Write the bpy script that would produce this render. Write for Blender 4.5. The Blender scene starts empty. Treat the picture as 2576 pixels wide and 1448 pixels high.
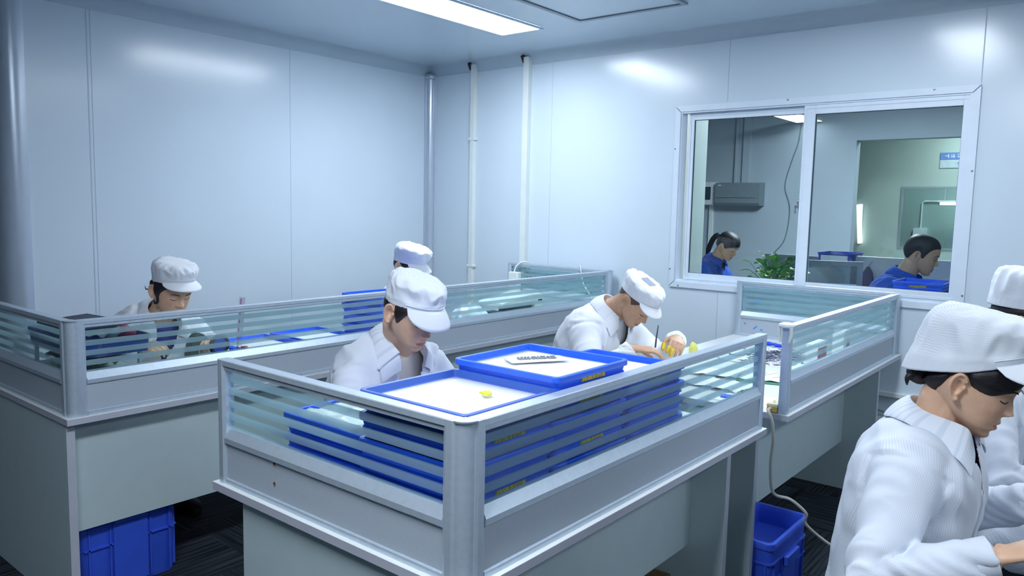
import bpy, bmesh, math, random
from mathutils import Vector, Matrix, Euler, noise
rnd = random.Random(7)
PI = math.pi
S = bpy.context.scene
COL = S.collection

# ---------------------------------------------------------------- camera
cam_d = bpy.data.cameras.new('camera')
cam_d.sensor_fit = 'HORIZONTAL'; cam_d.sensor_width = 36.0
cam_d.lens = 1932.5 / 2576 * 36.0
cam_d.clip_start = 0.05; cam_d.clip_end = 60
cam = bpy.data.objects.new('camera', cam_d); COL.objects.link(cam)
YAW, PITCH, ROLL = 0.6838, -0.1043, 0.0212
fw = Vector((-math.sin(YAW)*math.cos(PITCH), math.cos(YAW)*math.cos(PITCH), math.sin(PITCH)))
rt = Vector((math.cos(YAW), math.sin(YAW), 0)); up = rt.cross(fw)
r2 = math.cos(ROLL)*rt + math.sin(ROLL)*up; u2 = -math.sin(ROLL)*rt + math.cos(ROLL)*up
M = Matrix((r2, u2, -fw)).transposed().to_4x4()
M.translation = (4.8377, -4.7678, 1.5336)
cam.matrix_world = M
S.camera = cam

# ---------------------------------------------------------------- world, exposure
S.view_settings.view_transform = 'Standard'
S.view_settings.look = 'None'
S.view_settings.gamma = 1.0
S.view_settings.use_curve_mapping = False
S.view_settings.exposure = 0.0
W = bpy.data.worlds.new('world'); S.world = W; W.use_nodes = True
W.node_tree.nodes['Background'].inputs[0].default_value = (0.75, 0.88, 1.0, 1)
W.node_tree.nodes['Background'].inputs[1].default_value = 0.02
S.cycles.transparent_max_bounces = 24
S.cycles.max_bounces = 10
S.cycles.diffuse_bounces = 5

# ---------------------------------------------------------------- materials
def lin(c):
    if isinstance(c, str):
        c = c.lstrip('#'); c = [int(c[i:i+2], 16)/255 for i in (0, 2, 4)]
    return tuple((x/12.92 if x <= 0.04045 else ((x+0.055)/1.055)**2.4) for x in c)
def mat(name, col, rough=0.5, metal=0.0, var=0.06, scale=14.0, bump=0.0, spec=0.5, coat=0.0, stretch=None):
    m = bpy.data.materials.new(name); m.use_nodes = True
    nt = m.node_tree; b = nt.nodes['Principled BSDF']
    c = lin(col)
    b.inputs['Roughness'].default_value = rough
    b.inputs['Metallic'].default_value = metal
    b.inputs['Specular IOR Level'].default_value = spec
    if coat: b.inputs['Coat Weight'].default_value = coat
    tc = nt.nodes.new('ShaderNodeTexCoord'); mp = nt.nodes.new('ShaderNodeMapping')
    nt.links.new(tc.outputs['Object'], mp.inputs[0])
    if stretch: mp.inputs['Scale'].default_value = stretch
    n = nt.nodes.new('ShaderNodeTexNoise'); n.inputs['Scale'].default_value = scale; n.inputs['Detail'].default_value = 4
    nt.links.new(mp.outputs[0], n.inputs['Vector'])
    r = nt.nodes.new('ShaderNodeValToRGB')
    r.color_ramp.elements[0].position = 0.3; r.color_ramp.elements[1].position = 0.7
    r.color_ramp.elements[0].color = tuple(x*(1-var) for x in c) + (1,)
    r.color_ramp.elements[1].color = tuple(min(1, x*(1+var)) for x in c) + (1,)
    nt.links.new(n.outputs['Fac'], r.inputs[0]); nt.links.new(r.outputs[0], b.inputs['Base Color'])
    if bump:
        bp = nt.nodes.new('ShaderNodeBump'); bp.inputs['Strength'].default_value = bump; bp.inputs['Distance'].default_value = 0.002
        nt.links.new(n.outputs['Fac'], bp.inputs['Height']); nt.links.new(bp.outputs[0], b.inputs['Normal'])
    return m
def emit(name, col, strength):
    m = bpy.data.materials.new(name); m.use_nodes = True; nt = m.node_tree
    nt.nodes.remove(nt.nodes['Principled BSDF'])
    e = nt.nodes.new('ShaderNodeEmission'); e.inputs[0].default_value = lin(col) + (1,); e.inputs[1].default_value = strength
    nt.links.new(e.outputs[0], nt.nodes['Material Output'].inputs[0]); return m

def mix_transparent(m, tint, fac):
    """see-through version of a principled material: fac = share of the surface that stays"""
    nt = m.node_tree; b = nt.nodes['Principled BSDF']; out = nt.nodes['Material Output']
    t = nt.nodes.new('ShaderNodeBsdfTransparent'); t.inputs[0].default_value = tint + (1,)
    x = nt.nodes.new('ShaderNodeMixShader'); x.inputs[0].default_value = fac
    nt.links.new(t.outputs[0], x.inputs[1]); nt.links.new(b.outputs[0], x.inputs[2]); nt.links.new(x.outputs[0], out.inputs[0])
    return x
def glass_mat(name, tint, bands=False):
    m = bpy.data.materials.new(name); m.use_nodes = True; nt = m.node_tree
    nt.nodes.remove(nt.nodes['Principled BSDF']); out = nt.nodes['Material Output']
    t = nt.nodes.new('ShaderNodeBsdfTransparent'); t.inputs[0].default_value = tint + (1,)
    g = nt.nodes.new('ShaderNodeBsdfGlossy'); g.inputs['Roughness'].default_value = 0.02
    # Schlick reflectance, the same on both faces of the thin pane
    gg = nt.nodes.new('ShaderNodeNewGeometry'); dt = nt.nodes.new('ShaderNodeVectorMath'); dt.operation = 'DOT_PRODUCT'
    nt.links.new(gg.outputs['Incoming'], dt.inputs[0]); nt.links.new(gg.outputs['Normal'], dt.inputs[1])
    def mm(op, a, b=None, c=None):
        n = nt.nodes.new('ShaderNodeMath'); n.operation = op
        for i, q in enumerate((a, b, c)):
            if q is None: continue
            if isinstance(q, (int, float)): n.inputs[i].default_value = q
            else: nt.links.new(q, n.inputs[i])
        return n.outputs[0]
    fr = mm('MULTIPLY_ADD', mm('POWER', mm('SUBTRACT', 1.0, mm('ABSOLUTE', dt.outputs['Value'])), 5.0), 0.6, 0.035)
    x = nt.nodes.new('ShaderNodeMixShader')
    nt.links.new(fr, x.inputs[0]); nt.links.new(t.outputs[0], x.inputs[1]); nt.links.new(g.outputs[0], x.inputs[2])
    last = x
    if bands:
        geo = nt.nodes.new('ShaderNodeNewGeometry'); sp = nt.nodes.new('ShaderNodeSeparateXYZ')
        nt.links.new(geo.outputs['Position'], sp.inputs[0])
        def mth(op, a, b=None):
            n = nt.nodes.new('ShaderNodeMath'); n.operation = op
            if isinstance(a, (int, float)): n.inputs[0].default_value = a
            else: nt.links.new(a, n.inputs[0])
            if b is not None: n.inputs[1].default_value = b
            return n.outputs[0]
        d = mth('SUBTRACT', 1.0755, None); d.node.inputs[1].default_value = 0
        nt.links.new(sp.outputs['Z'], d.node.inputs[1])
        mod = mth('MODULO', d, 0.0362)
        c1 = mth('GREATER_THAN', mod, 0.0165)
        frost = nt.nodes.new('ShaderNodeMixShader'); frost.inputs[0].default_value = 0.55
        t2 = nt.nodes.new('ShaderNodeBsdfTransparent'); t2.inputs[0].default_value = (0.80, 0.93, 0.95, 1)
        dd = nt.nodes.new('ShaderNodeBsdfDiffuse'); dd.inputs[0].default_value = lin('#b2cdd4') + (1,)
        tl = nt.nodes.new('ShaderNodeBsdfTranslucent'); tl.inputs[0].default_value = lin('#b8d3d9') + (1,)
        f2 = nt.nodes.new('ShaderNodeMixShader'); f2.inputs[0].default_value = 0.5
        nt.links.new(dd.outputs[0], f2.inputs[1]); nt.links.new(tl.outputs[0], f2.inputs[2])
        nt.links.new(t2.outputs[0], frost.inputs[1]); nt.links.new(f2.outputs[0], frost.inputs[2])
        y = nt.nodes.new('ShaderNodeMixShader')
        nt.links.new(c1, y.inputs[0]); nt.links.new(x.outputs[0], y.inputs[1]); nt.links.new(frost.outputs[0], y.inputs[2])
        last = y
    nt.links.new(last.outputs[0], out.inputs[0])
    return m

# ---------------------------------------------------------------- mesh helpers
def box(bm, x0, y0, z0, x1, y1, z1, bev=0.0, seg=1):
    r = bmesh.ops.create_cube(bm, size=1.0)
    vs = r['verts']
    for v in vs:
        v.co = Vector(((x0+x1)/2 + v.co.x*(x1-x0), (y0+y1)/2 + v.co.y*(y1-y0), (z0+z1)/2 + v.co.z*(z1-z0)))
    if bev:
        es = list({e for v in vs for e in v.link_edges})
        bmesh.ops.bevel(bm, geom=es, offset=bev, segments=seg, profile=0.5, affect='EDGES')
    return vs
def loft(bm, rings, cap0=True, cap1=True, closed=True):
    R = [[bm.verts.new(p) for p in r] for r in rings]
    n = len(R[0])
    for a, b in zip(R, R[1:]):
        for i in range(n if closed else n-1):
            j = (i+1) % n
            try: bm.faces.new((a[i], a[j], b[j], b[i]))
            except ValueError: pass
    if closed and cap0: bm.faces.new(list(reversed(R[0])))
    if closed and cap1: bm.faces.new(R[-1])
    return R
def frame_of(t):
    t = t.normalized(); a = Vector((0, 0, 1)) if abs(t.z) < 0.9 else Vector((1, 0, 0))
    s = t.cross(a).normalized(); return s, s.cross(t).normalized()
def tube(bm, pts, rad, seg=10, caps=True, smooth_n=0):
    pts = [Vector(p) for p in pts]
    if smooth_n:
        q = []
        P = [pts[0]] + pts + [pts[-1]]
        for i in range(1, len(P)-2):
            for k in range(smooth_n):
                t = k/smooth_n; a, b, c, d = P[i-1], P[i], P[i+1], P[i+2]
                q.append(0.5*((2*b) + (c-a)*t + (2*a-5*b+4*c-d)*t*t + (3*b-a-3*c+d)*t**3))
        q.append(pts[-1])
        if not isinstance(rad, (int, float)):
            rr = []
            for i in range(len(rad)-1):
                for k in range(smooth_n): rr.append(rad[i] + (rad[i+1]-rad[i])*k/smooth_n)
            rad = rr + [rad[-1]]
        pts = q
    rs = [rad]*len(pts) if isinstance(rad, (int, float)) else rad
    rings = []; prev = None
    for i, p in enumerate(pts):
        t = (pts[min(i+1, len(pts)-1)] - pts[max(i-1, 0)])
        if t.length < 1e-9: t = Vector((0, 0, 1))
        t.normalize()
        if prev is None: s, u = frame_of(t)
        else:
            s = (prev - t*prev.dot(t)).normalized(); u = s.cross(t).normalized()
        prev = s
        rings.append([p + (s*math.cos(2*PI*k/seg) + u*math.sin(2*PI*k/seg))*rs[i] for k in range(seg)])
    loft(bm, rings, caps, caps)
def lathe(bm, prof, cx=0, cy=0, cz=0, seg=24, caps=True):
    loft(bm, [[Vector((cx + r*math.cos(2*PI*k/seg), cy + r*math.sin(2*PI*k/seg), cz + z)) for k in range(seg)] for r, z in prof], caps, caps)
def ellipsoid(bm, c, rx, ry, rz, seg=14, rows=8):
    c = Vector(c); rings = []
    for i in range(rows+1):
        a = -PI/2 + PI*(i+0.001)/(rows+0.002)
        rings.append([c + Vector((rx*math.cos(a)*math.cos(2*PI*k/seg), ry*math.cos(a)*math.sin(2*PI*k/seg), rz*math.sin(a))) for k in range(seg)])
    loft(bm, rings)
def rrect(x0, y0, x1, y1, z, r, n=4):
    out = []
    for cx, cy, a0 in ((x1-r, y1-r, 0), (x0+r, y1-r, PI/2), (x0+r, y0+r, PI), (x1-r, y0+r, 1.5*PI)):
        for k in range(n+1):
            a = a0 + PI/2*k/n; out.append(Vector((cx + r*math.cos(a), cy + r*math.sin(a), z)))
    return out
def obj(name, bm, m, parent=None, smooth=False, world=True, angle=35, bevel=0.0):
    """one mesh object; geometry given in world space is moved into the parent's space"""
    bmesh.ops.recalc_face_normals(bm, faces=bm.faces)
    me = bpy.data.meshes.new(name); 
    if parent is not None and world:
        bm.transform(WM(parent).inverted())
    bm.to_mesh(me); bm.free()
    for mm in (m if isinstance(m, (list, tuple)) else [m]): me.materials.append(mm)
    o = bpy.data.objects.new(name, me); COL.objects.link(o)
    if parent is not None: o.parent = parent
    if smooth:
        for p in me.polygons: p.use_smooth = True
        if angle < 180: me.set_sharp_from_angle(angle=math.radians(angle))
    if bevel:
        bv = o.modifiers.new('bevel', 'BEVEL'); bv.width = bevel; bv.segments = 2; bv.limit_method = 'ANGLE'
    return o
def WM(o):
    m = Matrix.LocRotScale(o.location, o.rotation_euler, o.scale)
    while o.parent is not None:
        o = o.parent; m = Matrix.LocRotScale(o.location, o.rotation_euler, o.scale) @ m
    return m
def tag(o, label=None, cat=None, group=None, kind=None):
    if label: o['label'] = label
    if cat: o['category'] = cat
    if group: o['group'] = group
    if kind: o['kind'] = kind
    return o
def thing(name, label, cat, loc=(0, 0, 0), rz=0.0, group=None):
    o = bpy.data.objects.new(name, None); COL.objects.link(o)
    o.empty_display_size = 0.05
    o.location = loc; o.rotation_euler = (0, 0, rz)
    return tag(o, label, cat, group)
def struct(name, bm, m, parent=None, **k):
    o = obj(name, bm, m, parent, **k)
    if parent is None: o['kind'] = 'structure'
    return o
def B(): return bmesh.new()
def dup(root, loc, rz=None, label=None, group=None, scale=None):
    r = root.copy(); COL.objects.link(r); r.location = loc
    if rz is not None: r.rotation_euler = (0, 0, rz)
    if scale: r.scale = scale
    if label: r['label'] = label
    if group: r['group'] = group
    for ch in list(root.children):
        c = ch.copy(); COL.objects.link(c); c.parent = r
        for g in list(ch.children):
            d = g.copy(); COL.objects.link(d); d.parent = c
    return r

# ---------------------------------------------------------------- palette
M_panel = mat('painted_steel_panel', '#cfdde8', rough=0.2, var=0.012, scale=3, spec=0.5)
M_ceil = mat('ceiling_steel_panel', '#ccdae5', rough=0.16, var=0.012, scale=3, spec=0.5)
M_cove = mat('cove_trim_aluminium', '#b9c9d6', rough=0.35, var=0.01)
M_pole = mat('round_corner_aluminium', '#c3cfdd', rough=0.25, metal=0.35, var=0.02)
M_pvc = mat('white_pvc', '#dfe6e4', rough=0.4, var=0.02)
M_alu = mat('brushed_aluminium', '#c0cedb', rough=0.38, metal=0.45, var=0.04, scale=60)
M_alu_dark = mat('grey_plastic_cap', '#4a5866', rough=0.5)
M_winframe = mat('white_aluminium_frame', '#d6e2ee', rough=0.3, var=0.02)
M_grey_panel = mat('grey_laminate_panel', '#a9b4bf', rough=0.55, var=0.03, scale=200)
M_desk = mat('pale_laminate', '#d5dadb', rough=0.4, var=0.02)
M_edge = mat('lilac_grey_edge_band', '#b0b4c0', rough=0.5, var=0.03)
M_carcass = mat('greenish_grey_board', '#b2c3c6', rough=0.55, var=0.02)
M_dark = mat('black_plastic', '#15181c', rough=0.45)
M_blue = mat('blue_plastic', '#2d68ee', rough=0.36, var=0.05, spec=0.5)
M_blue_dull = mat('dull_blue_plastic', '#2f52b4', rough=0.4, var=0.05)
M_blue_crate = mat('crate_blue_plastic', '#3558cf', rough=0.42, var=0.05)
M_white = mat('white_paper', '#f2f4f6', rough=0.7, var=0.02)
M_screw = mat('zinc_screw', '#9aa6b2', rough=0.3, metal=0.8)
M_hole = mat('raw_chipboard', '#a88a70', rough=0.9)
M_dkhole = mat('drilled_hole', '#3a3430', rough=0.9)
M_gband = glass_mat('banded_frosted_glass', (0.90, 0.965, 0.955), True)
M_glass = glass_mat('clear_window_glass', (0.80, 0.87, 0.89))
M_light = emit('lamp_diffuser', '#eaf4ff', 38.0); M_light_b = emit('lamp_diffuser_right_row', '#eaf4ff', 30.0); M_light_c = emit('lamp_diffuser_window_end', '#eaf4ff', 28.0); M_light_d = emit('lamp_diffuser_front', '#eaf4ff', 54.0)
# ================================================================ SETTING
ZC = 2.712
def carpet():
    m = bpy.data.materials.new('striped_carpet_tile'); m.use_nodes = True; nt = m.node_tree
    b = nt.nodes['Principled BSDF']; b.inputs['Roughness'].default_value = 0.95; b.inputs['Specular IOR Level'].default_value = 0.15
    tc = nt.nodes.new('ShaderNodeTexCoord')
    ck = nt.nodes.new('ShaderNodeTexChecker'); ck.inputs['Scale'].default_value = 2.0
    nt.links.new(tc.outputs['Object'], ck.inputs['Vector'])
    def stripes(dirn):
        mp = nt.nodes.new('ShaderNodeMapping'); mp.inputs['Scale'].default_value = (90, 2.5, 1) if dirn == 'x' else (2.5, 90, 1)
        nt.links.new(tc.outputs['Object'], mp.inputs[0])
        n = nt.nodes.new('ShaderNodeTexNoise'); n.inputs['Scale'].default_value = 1.0; n.inputs['Detail'].default_value = 3
        nt.links.new(mp.outputs[0], n.inputs['Vector']); return n.outputs['Fac']
    mx = nt.nodes.new('ShaderNodeMix'); 
    nt.links.new(ck.outputs['Fac'], mx.inputs[0]); nt.links.new(stripes('x'), mx.inputs[2]); nt.links.new(stripes('y'), mx.inputs[3])
    r = nt.nodes.new('ShaderNodeValToRGB')
    e = r.color_ramp.elements; e[0].position = 0.36; e[0].color = lin('#10151b') + (1,); e[1].position = 0.66; e[1].color = lin('#363e46') + (1,)
    nt.links.new(mx.outputs[0], r.inputs[0]); nt.links.new(r.outputs[0], b.inputs['Base Color'])
    return m
bm = B(); box(bm, -3.2, -8.2, -0.05, 8.6, 0.05, 0.0)
struct('floor', bm, carpet())
bm = B(); box(bm, -3.2, -8.2, ZC, 8.6, 0.05, ZC+0.08)
ceiling = struct('ceiling', bm, M_ceil)
# wall on the left (steel sandwich panels), from the round corner post to the far corner
bm = B(); box(bm, -0.06, -3.15, 0, 0.0, 0.05, ZC)
struct('wall_left', bm, M_panel)
bm = B(); box(bm, -3.2, -3.25, 0, -0.10, -3.19, ZC)
struct('wall_passage', bm, M_panel)
bm = B(); box(bm, -3.2, -8.2, 0, -3.14, -3.25, ZC)
struct('wall_west', bm, M_panel)
bm = B(); box(bm, -3.2, -8.2, 0, 8.6, -8.14, ZC)
struct('wall_front', bm, M_panel)
bm = B(); box(bm, 8.54, -8.2, 0, 8.6, 0.05, ZC)
struct('wall_right', bm, M_panel)
# far wall with the window opening
WX0, WX1, WZ0, WZ1 = 2.385, 4.085, 1.055, 2.195
bm = B()
box(bm, -0.06, 0, 0, WX0, 0.06, ZC); box(bm, WX1, 0, 0, 8.6, 0.06, ZC)
box(bm, WX0, 0, 0, WX1, 0.06, WZ0); box(bm, WX0, 0, WZ1, WX1, 0.06, ZC)
struct('wall_back', bm, M_panel)
M_seam = mat('panel_seam_strip', '#b3c5d4', rough=0.5, var=0.01)  # thin raised strips, slightly darker than the panels
def strip(n, *b, m=None):
    bm = B(); box(bm, *b); return struct('trim_%d' % n, bm, m or M_seam)
strip(1, 0, -2.797, 0.1, 0.0012, -2.791, 2.64); strip(2, 0, -1.416, 0.1, 0.0012, -1.412, 2.64)
strip(3, 0, -2.775, 0.1, 0.0012, -2.772, 2.64)
strip(4, 1.304, -0.0012, 0.1, 1.307, 0, 2.64); strip(5, 2.704, -0.0012, 2.24, 2.709, 0, 2.64)
strip(6, 4.115, -0.0012, 2.24, 4.120, 0, 2.64); strip(7, 2.704, -0.0012, 0.1, 2.707, 0, 1.015); strip(8, 4.03, -0.0012, 0.1, 4.033, 0, 1.015)
strip(9, 5.5, -0.0012, 0.1, 5.504, 0, 2.64)
# quarter round coving along ceiling, both walls
R = 0.08
def cove_prof(n=8):
    out = [(0, 0)]
    for k in range(n+1):
        a = PI/2*k/n
        out.append((R - R*math.sin(a) if False else R*(1-math.cos(PI/2-a)), -R + R*(1-math.sin(PI/2-a)) if False else -R*(1-math.sin(a)) ))
    return out
def cove(n, axis, a0, a1, sgn=1, fixed=0.0):
    pr = []
    for k in range(9):   # concave cove from wall (0,-R) to ceiling (R,0)
        a = PI/2*k/8; pr.append((R - R*math.cos(a), -R + R*math.sin(a)))
    pr = [(0, 0.0)] + pr
    rings = []
    for a in (a0, a1):
        rings.append([Vector((fixed + sgn*d, a, ZC + z)) if axis == 'y' else Vector((a, fixed - sgn*d, ZC + z)) for d, z in pr])
    bm = B(); loft(bm, rings); return struct('trim_%d' % n, bm, M_cove, smooth=True, angle=40)
cove(10, 'y', -3.13, 0.0); cove(11, 'x', 0.0, 8.54); 
# thin lip under the coving
strip(12, 0, -3.13, ZC-R-0.006, 0.003, 0, ZC-R, m=M_cove); strip(13, 0, -0.003, ZC-R-0.006, 8.54, 0, ZC-R, m=M_cove)
# round column in the inner corner, with flanges
bm = B()
rings = []
for z in (0.0, ZC-R-0.012):
    ring = [Vector((0, 0, z))]
    for k in range(13):
        a = -PI/2 + (PI/2)*k/12
        ring.append(Vector((0.012 + 0.046*math.cos(a), -0.012 + 0.046*math.sin(a), z)))
    ring = [Vector((0, 0, z)), Vector((0, -0.07, z)), Vector((0.012, -0.068, z))] + ring[1:] + [Vector((0.068, -0.012, z)), Vector((0.07, 0, z))]
    rings.append(ring)
loft(bm, rings)
struct('trim_14', bm, M_pole, smooth=True, angle=50)
bm = B(); ellipsoid(bm, (0.02, -0.02, ZC-R-0.005), 0.055, 0.055, 0.03)
struct('trim_15', bm, M_pole, smooth=True)
# big round corner where the left wall turns away
bm = B(); rings = []
for z in (0.0, ZC):
    ring = []
    for k in range(15):
        a = -PI/2*k/14
        ring.append(Vector((-0.10 + 0.106*math.cos(a), -3.155 + 0.106*math.sin(a), z)))
    rings.append([Vector((-0.1, -3.12, z)), Vector((0.004, -3.125, z)), Vector((0.006, -3.14, z))] + ring + [Vector((-0.13, -3.261, z)), Vector((-0.13, -3.2, z))])
loft(bm, rings)
struct('trim_16', bm, M_pole, smooth=True, angle=50)
bm = B(); box(bm, -0.02, -3.278, 0, 0.0, -3.262, 0.001); bm.free()
# skirting
strip(17, 0, -3.12, 0, 0.012, 0, 0.09, m=M_cove); strip(18, 0, -0.012, 0, 8.54, 0, 0.09, m=M_cove)
# conduits down the far wall, their saddle clips and the holes they come out of
def conduit(name, x, w, clips, label):
    t = thing(name, label, 'conduit', (x, 0, 1.0))
    bm = B(); box(bm, x-w/2, -w*0.9, 0.3, x+w/2, 0.0, ZC-0.028, 0.003, 2); obj('duct', bm, M_pvc, t)
    for z in clips:
        bm = B(); box(bm, x-w/2-0.014, -w*0.9-0.004, z-0.012, x+w/2+0.014, 0, z+0.012, 0.003); obj('saddle_clip', bm, M_pvc, t)
    bm = B(); 
    loft(bm, [[Vector((x-w/2-0.026, y, ZC-0.02)), Vector((x-w/2-0.001, y, ZC-0.012)), Vector((x-w/2-0.001, y, ZC-0.075))] for y in (-0.052, -0.03)])
    obj('cutout', bm, M_dkhole, t)
    return t
conduit('wiring_conduit', 0.522, 0.042, (2.086, 1.043), 'thin white wiring conduit with saddle clips, next to the inner corner of the walls')
conduit('wiring_conduit', 1.081, 0.052, (), 'wider plain white wiring conduit on the far wall, behind the far desk partition')
# ceiling lamp panels and access hatch
def lamp(x, y, label, m=None):
    t = thing('ceiling_light', label, 'ceiling light', (x, y, ZC), 0, 'recessed ceiling light panels')
    bm = B(); w, l = 0.16, 0.60
    o, i = rrect(x-w-0.022, y-l-0.022, x+w+0.022, y+l+0.022, 0, 0.004, 1), rrect(x-w, y-l, x+w, y+l, 0, 0.002, 1)
    loft(bm, [[v + Vector((0, 0, ZC-0.001)) for v in o], [v + Vector((0, 0, ZC-0.009)) for v in o], [v + Vector((0, 0, ZC-0.009)) for v in i], [v + Vector((0, 0, ZC-0.003)) for v in i]], False, False)
    obj('frame', bm, M_cove, t)
    bm = B(); box(bm, x-w, y-l, ZC-0.006, x+w, y+l, ZC-0.003); obj('diffuser', bm, m or M_light, t)
lamp(1.50, -1.24, 'bright recessed panel light in the ceiling, nearest the inner corner of the walls')
lamp(3.85, -1.45, 'bright recessed panel light above the window end of the room', M_light_c)
lamp(6.20, -1.40, 'assumed unseen panel light at the right end of the back row', M_light_b)  # out of view and assumed; lights the front partition's outer face
lamp(3.95, -4.60, 'bright recessed panel light above the front desk', M_light_d)
lamp(6.20, -4.60, 'assumed unseen panel light at the right end of the front row', M_light_b)  # assumed lamp outside the view, lifts the right-facing panels
t = thing('access_hatch', 'square grey-framed access hatch in the ceiling beside the panel light', 'hatch', (2.36, -1.04, ZC))
x0, y0, x1, y1 = 1.985, -1.42, 2.735, -0.655
bm = B()
o, i = rrect(x0, y0, x1, y1, 0, 0.003, 1), rrect(x0+0.03, y0+0.03, x1-0.03, y1-0.03, 0, 0.002, 1)
zz = Vector((0, 0, 1))
loft(bm, [[v + zz*(ZC-0.001) for v in o], [v + zz*(ZC-0.012) for v in o], [v + zz*(ZC-0.012) for v in i], [v + zz*(ZC-0.002) for v in i]], False, False)
obj('frame', bm, mat('hatch_frame_grey', '#93a2ae', rough=0.4), t)
bm = B(); box(bm, x0+0.036, y0+0.036, ZC-0.006, x1-0.036, y1-0.036, ZC-0.002); obj('hatch_door', bm, M_ceil, t)
bm = B()
for b in ((x0+0.03, y0+0.03, x0+0.036, y1-0.03), (x1-0.036, y0+0.03, x1-0.03, y1-0.03), (x0+0.03, y0+0.03, x1-0.03, y0+0.036), (x0+0.03, y1-0.036, x1-0.03, y1-0.03)):
    box(bm, b[0], b[1], ZC-0.004, b[2], b[3], ZC-0.0015)
obj('gap', bm, M_dkhole, t)
# ---------------------------------------------------------------- window
win = bpy.data.objects.new('window_1', None); COL.objects.link(win); win.location = (3.235, 0, 1.6); win['kind'] = 'structure'
def ringframe(bm, x0, z0, x1, z1, w, ya, yb, bev=0.002):
    ws = w if isinstance(w, tuple) else (w, w, w, w)   # left, right, bottom, top
    box(bm, x0, ya, z0, x0+ws[0], yb, z1, bev); box(bm, x1-ws[1], ya, z0, x1, yb, z1, bev)
    box(bm, x0+ws[0], ya, z0, x1-ws[1], yb, z0+ws[2], bev); box(bm, x0+ws[0], ya, z1-ws[3], x1-ws[1], yb, z1, bev)
bm = B()
# flat mitred casing
def mitred(bm, x0, z0, x1, z1, w, ya, yb):
    o = [(x0, z0), (x1, z0), (x1, z1), (x0, z1)]; i = [(x0+w, z0+w), (x1-w, z0+w), (x1-w, z1-w), (x0+w, z1-w)]
    g = 0.0008
    for k in range(4):
        j = (k+1) % 4
        q = [o[k], o[j], i[j], i[k]]
        cx = sum(p[0] for p in q)/4; cz = sum(p[1] for p in q)/4
        q = [(p[0] + (cx-p[0])*0.002, p[1] + (cz-p[1])*0.01) for p in q]
        loft(bm, [[Vector((p[0], y, p[1])) for p in q] for y in (ya, yb)])
mitred(bm, 2.3485, 1.018, 4.122, 2.231, 0.038, -0.012, 0.0)
obj('casing', bm, M_winframe, win)
bm = B(); ringframe(bm, WX0, WZ0, WX1, WZ1, 0.012, -0.004, 0.07, 0); obj('outer_frame', bm, M_winframe, win)
def sash(x0, x1, ws, ya, yb):
    bm = B(); ringframe(bm, x0, WZ0+0.012, x1, WZ1-0.012, ws, ya, yb)
    # stepped inner bead
    bx0, bx1 = x0+ws[0]-0.001, x1-ws[1]+0.001
    ringframe(bm, x0+0.004, WZ0+0.02, x1-0.004, WZ1-0.02, (0.01, 0.01, 0.014, 0.014), ya-0.003, ya+0.004, 0)
    s = obj('sash', bm, M_winframe, win)
    bm = B(); box(bm, x0+ws[0]-0.004, (ya+yb)/2-0.0025, WZ0+0.012+ws[2]-0.004, x1-ws[1]+0.004, (ya+yb)/2+0.0025, WZ1-0.012-ws[3]+0.004)
    obj('glass_pane', bm, M_glass, s)
    bm = B(); g = M_dark
    ringframe(bm, x0+ws[0]-0.003, WZ0+0.012+ws[2]-0.003, x1-ws[1]+0.003, WZ1-0.012-ws[3]+0.003, 0.005, (ya+yb)/2-0.006, (ya+yb)/2+0.006, 0)
    obj('seal', bm, mat('rubber_seal', '#3d4a55', rough=0.7), s)
    return s
sash(2.432, 3.262, (0.035, 0.055, 0.05, 0.045), 0.032, 0.06)
sash(3.20, 4.080, (0.068, 0.036, 0.05, 0.055), 0.0, 0.028)
for x, z in ((2.356, 1.95), (2.354, 1.14), (2.42, 1.03), (4.110, 1.78), (4.112, 1.11), (4.03, 1.03), (3.9, 2.222), (3.1, 2.222)):
    bm = B(); ellipsoid(bm, (x, -0.013, z), 0.006, 0.004, 0.006, 8, 4); obj('screw', bm, M_screw, win, smooth=True)
bm = B(); ellipsoid(bm, (3.19, 0.028, 1.605), 0.012, 0.008, 0.018); obj('latch', bm, M_screw, win, smooth=True)
t = thing('key_bunch', 'small bunch of keys hanging from the lock between the window panes', 'keys', (3.185, 0.02, 1.57))
for k, (dx, dz, a) in enumerate(((-0.008, -0.05, 0.1), (0.006, -0.045, -0.15))):
    bm = B(); lathe(bm, [(0.0005, -0.002), (0.010, -0.002), (0.010, 0.002), (0.0005, 0.002)], seg=12)
    bmesh.ops.rotate(bm, verts=bm.verts, cent=(0, 0, 0), matrix=Matrix.Rotation(PI/2, 3, 'X'))
    box(bm, -0.003, -0.001, -0.042, 0.003, 0.001, -0.008); box(bm, 0.003, -0.001, -0.04, 0.006, 0.001, -0.03)
    bmesh.ops.rotate(bm, verts=bm.verts, cent=(0, 0, 0), matrix=Matrix.Rotation(a, 3, 'Y'))
    bmesh.ops.translate(bm, verts=bm.verts, vec=(3.185+dx, 0.018 + 0.004*k, 1.60+dz*0.5)); obj('key', bm, M_screw, t, smooth=True)
# trunking and cable low on the far wall
t = thing('cable_trunking', 'white horizontal cable trunking low on the far wall behind the seated woman', 'trunking', (4.6, 0, 0.5))
bm = B(); box(bm, 3.50, -0.03, 0.495, 6.5, 0, 0.522, 0.003); obj('duct', bm, M_pvc, t)
t = thing('conduit_pipe', 'short fat white conduit with a looped grey cable, below the wall trunking', 'conduit', (3.75, 0, 0.38))
bm = B(); tube(bm, [(3.50, -0.05, 0.375), (4.1, -0.05, 0.345)], 0.022, 12); obj('pipe', bm, M_pvc, t, smooth=True)
bm = B(); tube(bm, [(3.55, -0.06, 0.40), (3.66, -0.07, 0.425), (3.78, -0.07, 0.415), (3.9, -0.07, 0.36)], 0.006, 8, smooth_n=5); obj('cable', bm, mat('grey_cable', '#9aa39b', rough=0.5), t, smooth=True)
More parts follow.
